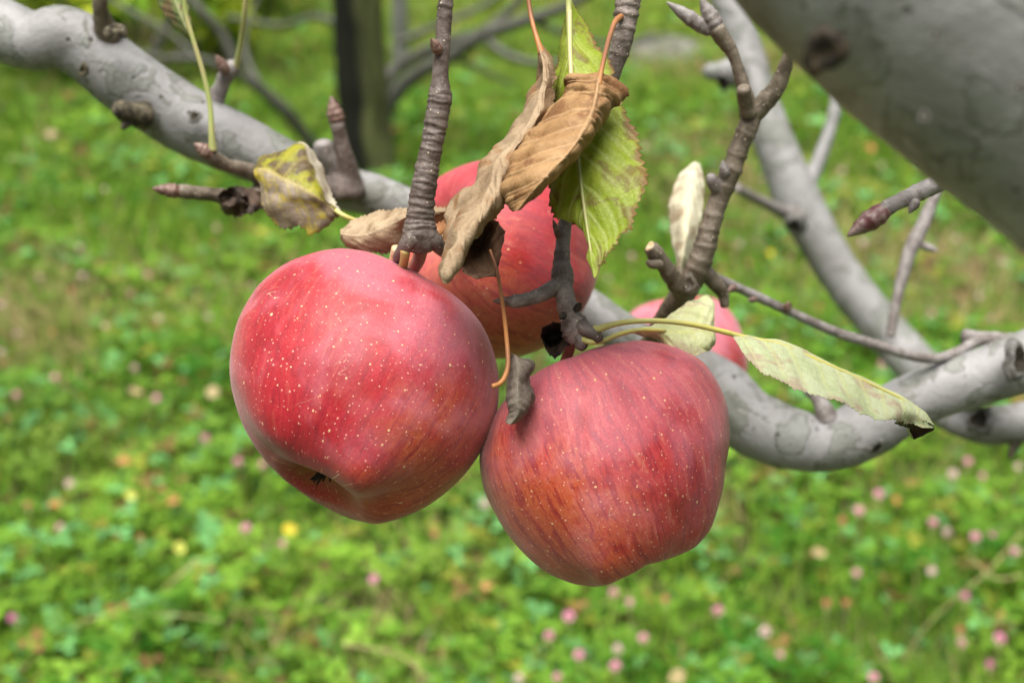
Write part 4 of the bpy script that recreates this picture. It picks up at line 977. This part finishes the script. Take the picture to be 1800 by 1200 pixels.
tube('midrib', [(1280, 585, .383, 4.8), (1318, 595, .383, 4.6), (1365, 604, .382, 4.4), (1413, 623, .381, 4.0), (1460, 643, .380, 3.6), (1507, 664, .379, 3.2), (1554, 686, .378, 2.6), (1590, 705, .377, 2.0), (1636, 747, .376, 1.2)], M_pet_yel, ll, ns=10, n=80)
cu = leaf('curled_tip', [[(1572, 742, .379), (1590, 738, .376), (1606, 740, .376)], [(1582, 748, .386), (1602, 744, .380), (1625, 742, .374)], [(1596, 752, .390), (1612, 752, .384), (1640, 748, .375)], [(1604, 766, .384), (1614, 764, .382), (1640, 756, .377)], [(1606, 773, .380), (1612, 770, .380), (1622, 766, .379)]], M_leaf_dark, ll, nt=50, ns=34, seed=25, wave=0.0008, veins=4)

# loose bits caught between the apples
gw = leaf('withered_leaf', [[(899, 620, .372), (902, 622, .368), (907, 624, .367), (913, 628, .370)], [(899, 648, .380), (893, 648, .371), (912, 645, .364), (936, 640, .372)], [(898, 680, .380), (891, 678, .371), (910, 678, .362), (930, 668, .371)], [(900, 705, .380), (892, 704, .370), (911, 706, .362), (939, 700, .372)], [(902, 725, .378), (896, 724, .369), (910, 728, .363), (926, 720, .371)], [(897, 742, .374), (888, 741, .369), (897, 746, .364), (909, 742, .369)]], M_leaf_grey, None, scol=[-1, -.6, 0, 1], nt=80, ns=44, seed=27, wave=0.0012, serr=0.0004, vein_h=0.0002)
tag(gw, 'small grey withered leaf curled into a tube between the two front apples', 'leaf')
db = leaf('dead_leaf', [[(1000, 566, .392), (1004, 585, .393), (1006, 604, .391)], [(978, 564, .390), (982, 590, .404), (990, 622, .390)], [(956, 572, .390), (966, 596, .406), (976, 632, .392)], [(950, 590, .391), (956, 604, .398), (966, 626, .393)], [(958, 612, .394), (960, 616, .395), (963, 620, .394)]], M_leaf_dark, None, nt=60, ns=36, seed=29, wave=0.001, veins=4)
tag(db, 'nearly black cupped dead leaf beside the base of the dark twig', 'leaf')

# ================================================================== BACKGROUND TREE
tb = NT('old_bark')
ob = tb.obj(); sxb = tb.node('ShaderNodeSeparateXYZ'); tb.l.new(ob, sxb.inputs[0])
stv = tb.vmath('MULTIPLY', ob, (1, 1, 0.22)); bn = tb.noise(stv, 30, 5, 0.6, 0.4); bn2 = tb.noise(ob, 9, 4, 0.6)
bc = tb.mix(tb.step(bn, 0.35, 0.65), (0.050, 0.054, 0.020), (0.125, 0.135, 0.050))
dark_left = tb.step(tb.math('ADD', sxb.outputs[0], tb.math('MULTIPLY', tb.math('SUBTRACT', bn2, 0.5), 0.06)), -0.014, 0.006, 1, 0)  # bark turns near black towards its left side
bc = tb.mix(tb.math('MULTIPLY', dark_left, 0.97), bc, (0.006, 0.006, 0.004))
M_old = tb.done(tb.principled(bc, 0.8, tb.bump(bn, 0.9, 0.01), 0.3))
M_old_twig = mat_bark('background_bark', dark=(0.03, 0.028, 0.02), light=(0.075, 0.072, 0.06), moss=0.3, seed=9.0)
base = ground_point(650, 335, 0.0); bd = float((base - C0) @ FV)
TR = 44 / FPX * bd
def wtube(name, pts, mat, parent=None, **kw):
    return tube(name, pts, mat, parent, world_pts=True, **kw)
bx, by = base[0], base[1]
btree = tag(empty('background_tree', base), 'dark trunked orchard tree standing behind the apples, out of focus', 'tree')
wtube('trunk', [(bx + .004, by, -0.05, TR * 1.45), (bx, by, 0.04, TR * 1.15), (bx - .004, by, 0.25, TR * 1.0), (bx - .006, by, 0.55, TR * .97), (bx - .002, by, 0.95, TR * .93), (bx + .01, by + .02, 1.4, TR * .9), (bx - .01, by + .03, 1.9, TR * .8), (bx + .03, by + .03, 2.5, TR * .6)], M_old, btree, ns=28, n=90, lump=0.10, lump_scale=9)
d_ = bd
tube('limb', [(662, 225, d_, 17), (695, 165, d_ - .02, 15), (735, 130, d_ - .05, 14), (790, 100, d_ - .1, 13), (850, 62, d_ - .15, 13), (930, 35, d_ - .2, 11), (1010, 5, d_ - .25, 9), (1100, -60, d_ - .3, 8), (1220, -170, d_ - .3, 6)], M_old_twig, btree, ns=14, lump=0.1, lump_scale=12)
tube('limb', [(665, 160, d_, 14), (695, 122, d_ + .02, 12), (740, 95, d_, 11), (800, 72, d_ - .05, 10), (850, 55, d_ - .12, 9), (905, 10, d_ - .15, 8), (960, -60, d_ - .2, 7)], M_old_twig, btree, ns=14, lump=0.1, lump_scale=12)
tube('limb', [(850, 60, d_ - .15, 9), (880, 90, d_ - .17, 8), (920, 107, d_ - .2, 7), (970, 112, d_ - .2, 6), (1040, 100, d_ - .2, 5), (1150, 60, d_ - .2, 4)], M_old_twig, btree, ns=12, lump=0.1, lump_scale=12)
tube('limb', [(640, 330, d_ - .02, 12), (600, 300, d_ - .1, 12), (555, 262, d_ - .2, 12), (505, 200, d_ - .3, 12), (460, 158, d_ - .35, 11), (415, 128, d_ - .4, 9), (350, 105, d_ - .45, 7), (260, 98, d_ - .5, 5), (180, 60, d_ - .5, 4)], M_old_twig, btree, ns=14, lump=0.1, lump_scale=12)
tube('limb', [(420, 130, d_ - .4, 8), (390, 60, d_ - .42, 9), (350, 15, d_ - .45, 8), (310, -40, d_ - .45, 7), (260, -110, d_ - .45, 5)], M_old_twig, btree, ns=12, lump=0.1, lump_scale=12)
for tw in ([(700, 75, d_, 7), (770, 45, d_, 6), (850, 10, d_, 5), (930, -50, d_, 4)], [(930, 35, d_ - .2, 7), (1000, 62, d_ - .2, 5), (1090, 78, d_ - .2, 4), (1180, 60, d_ - .2, 3)], [(620, 60, d_, 8), (560, 30, d_ + .1, 6), (490, 45, d_ + .2, 5), (400, 30, d_ + .3, 4)], [(460, 158, d_ - .35, 6), (430, 90, d_ - .3, 5), (440, 30, d_ - .3, 4), (470, -40, d_ - .3, 3)], [(350, 105, d_ - .45, 5), (300, 60, d_ - .45, 4), (230, 20, d_ - .45, 4), (150, -30, d_ - .45, 3)], [(790, 100, d_ - .1, 6), (840, 120, d_ - .1, 4), (900, 150, d_ - .1, 3)]):
    tube('twig', tw, M_old_twig, btree, ns=8, n=24, lump=0.1, lump_scale=12)
# a second, paler stem farther back
b2p = ground_point(705, 125, 0.0)
st2 = wtube('sapling', [(b2p[0] + .01, b2p[1], -.02, .032), (b2p[0], b2p[1], .1, .026), (b2p[0] + .015, b2p[1], .5, .024), (b2p[0] + .01, b2p[1], 1.1, .02), (b2p[0] - .02, b2p[1], 1.9, .012)], M_bark_bg, ns=14, lump=0.08, lump_scale=12)
tag(st2, 'slender pale stem rising just right of the dark background trunk', 'tree')
# pale rock at the far edge
rk = ground_point(1165, 105, 0.0)
RVv, RFf = [], []
for i in range(11):
    for j in range(18):
        la = -0.3 + (math.pi / 2 + .3) * i / 10; lo = 2 * math.pi * j / 18
        q = np.array([math.cos(la) * math.cos(lo) * .15, math.cos(la) * math.sin(lo) * .12, math.sin(la) * .07])
        RVv.append(rk + q * (1 + .22 * nz(q, 9, 4) + .1 * nz(q, 24, 2)))
for i in range(10):
    for j in range(18): RFf.append((i * 18 + j, i * 18 + (j + 1) % 18, (i + 1) * 18 + (j + 1) % 18, (i + 1) * 18 + j))
rock = mobj('rock', RVv, RFf, mat_plain('pale_stone', (0.08, 0.078, 0.068), (0.17, 0.165, 0.15), 14, 0.85, 0.6), origin=rk)
tag(rock, 'pale grey stone in the grass at the top edge', 'rock')

# ---- leafy shrub at the upper left, far back
def leaf_cloud(name, centers, n, size, c0, c1, mat, parent=None, origin=None, seed=0):
    r = np.random.default_rng(seed)
    k = r.integers(0, len(centers), n)
    cc = np.array([c[:3] for c in centers])[k]; rad = np.array([c[3] for c in centers])[k]
    dirv = r.normal(size=(n, 3)); dirv /= np.linalg.norm(dirv, axis=1)[:, None]
    pos = cc + dirv * (rad * r.random(n) ** 0.45)[:, None]
    t = np.array([[0, 0, 0], [-.3, .45, .08], [.3, .45, .08], [0, .5, 0], [0, 1, -.06]]); tr = np.array([[0, 3, 1], [0, 2, 3], [1, 3, 4], [3, 2, 4]])
    R_ = rotz(r.uniform(0, 6.28, n)) @ tilt_x(r.normal(-0.3, 0.6, n))
    V = (t[None] * (size * r.uniform(.6, 1.3, n))[:, None, None]) @ np.transpose(R_, (0, 2, 1)) + pos[:, None, :]
    tone = r.random(n)[:, None]; c = np.array(c0) * (1 - tone) + np.array(c1) * tone
    if origin is None: origin = centers[0][:3]
    me = fast_mesh(name, V.reshape(-1, 3) - np.array(origin), (tr[None] + (np.arange(n) * 5)[:, None, None]).reshape(-1, 3), np.repeat(c, 5, axis=0))
    me.materials.append(mat)
    o = bpy.data.objects.new(name, me)
    return link(o, parent, origin)
M_cover = cover_me.materials[0]
def shrub(label, px, py, w, h, n, c0, c1, seed):
    b = ground_point(px, py, 0.0)
    e = tag(empty('shrub', b), label, 'shrub')
    rr2 = random.Random(seed); cs = []
    for k in range(9):
        q = (b[0] + rr2.uniform(-w, w), b[1] + rr2.uniform(-w, w) * .7, rr2.uniform(.25, 1) * h, rr2.uniform(.25, .45) * w)
        cs.append(q)
        wtube('stem', [(b[0] + rr2.uniform(-.03, .03), b[1], 0, .008), ((b[0] + q[0]) / 2, (b[1] + q[1]) / 2, q[2] * .6, .006), (q[0], q[1], q[2], .003)], M_old_twig, e, ns=8, n=14)
    leaf_cloud('foliage', cs, n, 0.06, c0, c1, M_cover, e, b, seed)
    return e
shrub('yellow-green leafy shrub at the upper left behind the branch', 245, 150, .30, .46, 1300, (0.16, 0.32, 0.02), (0.56, 0.60, 0.05), 3)
shrub('dark green leafy shrub at the top left corner', 70, 110, .30, .40, 900, (0.02, 0.07, 0.010), (0.10, 0.24, 0.03), 5)
shrub('dark leafy shrub at the top edge left of the trunk', 470, 60, .35, .40, 900, (0.05, 0.14, 0.015), (0.40, 0.46, 0.05), 8)

# ================================================================== CLOVER FLOWERS
def flower_mesh(name, colr, seed):
    r = np.random.default_rng(seed); V, F = [], []
    n = 46
    for k in range(n):
        z = 1 - 1.75 * (k + .5) / n; a = k * 2.39996; q = math.sqrt(max(0, 1 - z * z))
        d = np.array([q * math.cos(a), q * math.sin(a), z]); d2 = d + np.array([0, 0, .35]); d2 /= np.linalg.norm(d2)
        t1 = np.cross(d2, [0.1, 0.2, 1.0]); t1 /= np.linalg.norm(t1) + 1e-9; t2 = np.cross(d2, t1)
        b = len(V); L = r.uniform(.85, 1.1)
        V += [d * .25, d2 * .62 * L + t1 * .16, d2 * .62 * L - t1 * .16, d2 * .66 * L + t2 * .14, d2 * 1.0 * L]
        F += [(b, b + 1, b + 3), (b, b + 3, b + 2), (b, b + 2, b + 1), (b + 1, b + 4, b + 3), (b + 3, b + 4, b + 2), (b + 2, b + 4, b + 1)]
    me = make_mesh(name, np.array(V), F, False)
    me.materials.append(mat_plain(name + '_petals', colr[0], colr[1], 3, 0.6, 0.0, 0.3))
    return me
FM = {'pink': flower_mesh('flower_head_pink', (srgb(242, 160, 196), srgb(248, 196, 218)), 1),
      'pale': flower_mesh('flower_head_pale', (srgb(236, 200, 206), srgb(246, 226, 222)), 2),
      'deep': flower_mesh('flower_head_deep', (srgb(226, 134, 184), srgb(240, 170, 206)), 3),
      'rusty': flower_mesh('flower_head_rusty', (srgb(206, 120, 100), srgb(226, 160, 130)), 4)}
sv_, sf_, _, _ = tube_data([(0, 0, -1.0, .0011), (0.004, 0, -.5, .0011), (0, 0, 0, .0009)], world_pts=True, ns=6, n=8, lump=0, cap_round=False)
stem_me = make_mesh('flower_stem', sv_, sf_); stem_me.materials.append(M_pet_green)
FLOW = [(1262, 1073, 'pink'), (1345, 1110, 'pale'), (1370, 1152, 'pink'), (1535, 1190, 'pink'), (1505, 1007, 'pink'), (1697, 1048, 'deep'), (1690, 1130, 'pink'), (1757, 1122, 'pink'), (1740, 1168, 'deep'), (1545, 868, 'pink'), (1510, 897, 'pink'), (1480, 915, 'rusty'), (1640, 918, 'pink'), (1665, 935, 'pale'), (1715, 943, 'pink'), (1741, 943, 'deep'), (1785, 970, 'pink'), (1675, 833, 'pale'), (1702, 811, 'pink'), (1727, 837, 'pink'), (1790, 820, 'pale'), (1638, 1003, 'pale'), (1452, 1060, 'rusty'), (1488, 1060, 'rusty'), (1760, 1080, 'rusty'), (1688, 1108, 'rusty'),
        (1078, 1042, 'pink'), (1107, 1058, 'pink'), (1000, 1083, 'pink'), (965, 1117, 'pink'), (1018, 1150, 'pink'), (1131, 1121, 'pink'), (1082, 1170, 'pink'), (980, 1190, 'pink'), (912, 1192, 'pale'), (657, 1018, 'pink'), (765, 938, 'rusty'), (852, 886, 'pale'), (1170, 1053, 'rusty'), (1086, 1140, 'pale'),
        (418, 812, 'pink'), (462, 816, 'pink'), (105, 928, 'pink'), (432, 927, 'pink'), (497, 955, 'pink'), (370, 1002, 'pink'), (22, 1085, 'deep'), (205, 943, 'rusty'), (247, 945, 'rusty'), (123, 850, 'pale'), (48, 888, 'rusty'),
        (30, 587, 'pale'), (97, 663, 'pink'), (28, 693, 'pink'), (274, 700, 'pink'), (230, 516, 'pink'), (300, 512, 'rusty'), (366, 558, 'pale'), (280, 560, 'pale'), (185, 573, 'pale'), (70, 488, 'pale'), (2, 535, 'pale'), (3, 618, 'pale'), (15, 735, 'rusty'), (360, 770, 'pink'), (237, 647, 'pale'), (442, 503, 'pink'), (92, 585, 'rusty'), (145, 485, 'pale'), (205, 470, 'rusty'), (140, 435, 'pale'),
        (1070, 490, 'pale'), (1140, 540, 'pale'), (1440, 540, 'rusty'), (1300, 430, 'pale'), (1318, 562, 'rusty'), (1680, 420, 'pale'), (1740, 560, 'pale'), (1640, 552, 'pink'), (1722, 520, 'pale'), (1625, 470, 'rusty'), (1552, 640, 'pink'), (1480, 300, 'pale'), (1550, 290, 'pale'), (1690, 520, 'rusty'), (1760, 460, 'pale'), (1110, 450, 'pale'), (1270, 470, 'rusty'), (1100, 400, 'pale')]
rf = random.Random(5)
for k in range(16): FLOW.append((rf.uniform(0, 700), rf.uniform(240, 520), rf.choice(['pale', 'rusty', 'pale', 'pink'])))
for k in range(12): FLOW.append((rf.uniform(1100, 1800), rf.uniform(200, 520), rf.choice(['pale', 'rusty', 'pale'])))
NAMECOL = {'pink': 'pink', 'pale': 'pale pink', 'deep': 'deep pink', 'rusty': 'fading rust pink'}
def zone(px, py):
    if px < 620 and py < 470: return 'in the grass below the left branch'
    if px < 620 and py < 790: return 'in the grass left of the left apple'
    if px < 620: return 'in the clover at the lower left'
    if py > 860 and px < 1220: return 'directly below the two front apples'
    if py > 990: return 'in the lower right corner'
    if py > 780: return 'in the clover just under the right branch'
    if px < 1240: return 'between green leaf and forked twig'
    if px < 1560 and py < 420: return 'in the grass around the pale limb'
    if px < 1600: return 'left of the pale limb'
    return 'at the right edge under the thick limb'
FLOW = [f for f in FLOW if not (f[1] < 330 and 560 < f[0] < 700) and not (f[0] > 390 and f[0] < 900 and 420 < f[1] < 800 and f[:2] not in ((442, 503),))]
ORD = ['leftmost', 'second from left', 'third from left', 'fourth from left', 'fifth from left', 'sixth from left', 'seventh from left', 'eighth from left', 'ninth from left', 'tenth from left', 'eleventh from left', 'twelfth from left']
RANK = {}
for z_ in {(zone(f[0], f[1]), f[2]) for f in FLOW}:
    same = sorted([f for f in FLOW if (zone(f[0], f[1]), f[2]) == z_])
    for i, f in enumerate(same): RANK[f] = (i, len(same))
def flower_label(f):
    i, n = RANK[f]; b = f'{NAMECOL[f[2]]} clover flower {zone(f[0], f[1])}'
    return b if n == 1 or n > 12 else b + ', ' + (ORD[i] if i < n - 1 else 'rightmost')
for k, (px, py, kind) in enumerate(FLOW):
    zf = rf.uniform(.075, .12)
    g = ground_point(px, py, zf)
    e = tag(empty('clover_flower', (g[0], g[1], 0.0)), flower_label((px, py, kind)), 'flower', f'clover flowers {zone(px, py)}')
    s = rf.uniform(.0058, .0080) * (0.85 if kind == 'rusty' else 1)
    h = bpy.data.objects.new('flower_head', FM[kind]); link(h, e, g); h.scale = (s, s, s * rf.uniform(.9, 1.15)); h.rotation_euler = (rf.uniform(-.35, .35), rf.uniform(-.35, .35), rf.uniform(0, 6))
    q = bpy.data.objects.new('stem', stem_me); link(q, e, g); q.scale = (1, 1, g[2])

# ================================================================== FALLEN LEAVES and dry stalks on the grass
def fallen(px, py, size, mat, label, yaw, z=0.09, tilt=0.3, seed=0):
    c = ground_point(px, py, z); size *= 0.6
    n, m = 12, 7; V = []
    ca, sa = math.cos(yaw), math.sin(yaw)
    for i in range(n):
        u = i / (n - 1); w = math.sin(math.pi * (0.03 + .94 * u)) ** .75 * .33
        for j in range(m):
            s = j / (m - 1) * 2 - 1
            x, y = (u - .5) * size, s * w * size
            h = size * (.10 * s * s + .08 * math.sin(u * 5 + seed) + .05 * math.sin(s * 4 + seed * 2)) + tilt * y
            V.append(c + np.array([x * ca - y * sa, x * sa + y * ca, h]))
    F = [(i * m + j, i * m + j + 1, (i + 1) * m + j + 1, (i + 1) * m + j) for i in range(n - 1) for j in range(m - 1)]
    o = mobj('fallen_leaf', V, F, mat, None, origin=c)
    md = o.modifiers.new('solid', 'SOLIDIFY'); md.thickness = .0004
    return tag(o, label, 'leaf', 'leaves fallen on the grass')
MF_y = mat_plain('fallen_yellow', (0.62, 0.44, 0.02), (0.70, 0.58, 0.06), 60, .5, .2, .25)
MF_ly = mat_plain('fallen_lemon', (0.52, 0.54, 0.08), (0.62, 0.62, 0.16), 60, .5, .2, .25)
MF_o = mat_plain('fallen_orange', (0.36, 0.15, 0.035), (0.44, 0.22, 0.07), 60, .5, .2, .2)
MF_t = mat_plain('fallen_tan', (0.34, 0.25, 0.11), (0.44, 0.35, 0.19), 60, .6, .2, .2)
MF_b = mat_plain('fallen_rust', (0.24, 0.10, 0.04), (0.34, 0.17, 0.08), 60, .6, .2, .15)
fallen(510, 931, .034, MF_y, 'bright yellow fallen leaf in the clover below the left apple', .5, tilt=.7, seed=1)
fallen(232, 871, .034, MF_ly, 'lemon yellow fallen leaf in the clover at the lower left', .1, tilt=.6, seed=2)
fallen(316, 964, .032, MF_ly, 'upright lemon yellow fallen leaf among the lower left clover', 1.3, tilt=.8, seed=3)
fallen(283, 862, .030, MF_o, 'orange fallen leaf right of the lemon yellow one', 1.0, tilt=.5, seed=4)
fallen(304, 881, .032, MF_o, 'second orange fallen leaf, touching the first', .2, tilt=.6, seed=5)
fallen(218, 812, .038, MF_o, 'pale orange fallen leaf above the lemon yellow one', .3, tilt=.4, seed=6)
fallen(97, 886, .030, MF_o, 'rusty orange fallen leaf near the left edge', .8, tilt=.5, seed=7)
fallen(1354, 446, .030, MF_y, 'yellow fallen leaf in the grass left of the pale limb', .9, tilt=.6, seed=8)
fallen(240, 690, .048, MF_t, 'tan fallen leaf in the grass left of the left apple', 2.5, tilt=.4, seed=9)
fallen(374, 690, .045, MF_t, 'straw coloured fallen leaf next to the left apple', 1.1, tilt=.5, seed=10)
fallen(8, 1028, .045, MF_t, 'cream fallen leaf at the lower left edge', 1.6, tilt=.6, seed=11)
fallen(90, 238, .055, MF_t, 'pinkish tan fallen leaf below the left branch', .2, tilt=.5, seed=12)
fallen(1440, 972, .034, MF_t, 'tan fallen leaf in the clover right of the right apple', .2, tilt=.5, seed=13)
fallen(1575, 880, .034, MF_o, 'orange fallen leaf in the clover under the right branch', 1.2, tilt=.6, seed=14)
fallen(1530, 262, .050, MF_o, 'orange fallen leaf in the grass below the thick limb', .6, tilt=.5, seed=15)
fallen(1190, 1190, .04, MF_t, 'pale fallen leaf at the bottom edge below the right apple', .7, tilt=.5, seed=16)
fallen(855, 1030, .03, MF_o, 'small orange fallen leaf between the two front apples, in the clover', .4, tilt=.5, seed=17)
fallen(545, 860, .05, MF_b, 'rust brown fallen leaf just under the left apple', .3, z=.05, seed=18)
fallen(560, 1000, .06, MF_b, 'dark rust fallen leaf in a gap of the clover below the left apple', 2.8, z=.04, seed=19)
M_straw = mat_plain('dry_straw', (0.42, 0.32, 0.14), (0.56, 0.46, 0.24), 80, .7, .2)
def stalk(pts, r, label):
    r *= 0.42
    rows = [(*ground_point(px, py, z), r * (1 - .5 * k / len(pts))) for k, (px, py, z) in enumerate(pts)]
    o = wtube('dry_stalk', rows, M_straw, None, ns=8, n=40, lump=.1, lump_scale=60)
    return tag(o, label, 'stalk', 'dry stalks in the grass')
stalk([(275, 1050, .06), (310, 1015, .10), (350, 982, .12)], .0038, 'short dry straw lying in the clover at the lower left')
stalk([(1575, 1190, .03), (1620, 1110, .10), (1680, 1050, .16), (1740, 1000, .20), (1800, 930, .22)], .0022, 'long dry stalk slanting up to the right edge at the lower right')
stalk([(1580, 1230, .02), (1565, 1190, .08), (1545, 1145, .13), (1530, 1118, .16)], .0040, 'dry seed stalk at the bottom edge right of the flowers')
stalk([(1512, 1230, .03), (1512, 1180, .08), (1510, 1090, .15)], .0016, 'thin upright dry stalk at the bottom edge, lower right')
stalk([(20, 1190, .05), (150, 1090, .08), (300, 1080, .1), (390, 1090, .11)], .0018, 'long thin dry stalk bending across the lower left clover')
stalk([(470, 1170, .04), (505, 1080, .1), (530, 1030, .14)], .0016, 'upright dry stalk in the clover below the left apple')
stalk([(600, 1130, .08), (700, 1150, .1), (760, 1195, .1)], .0022, 'green-yellow stalk arching through the clover at the bottom edge')
stalk([(1800, 1010, .12), (1750, 1015, .12), (1700, 975, .13)], .002, 'bent dry stalk crossing the long one near the right edge')
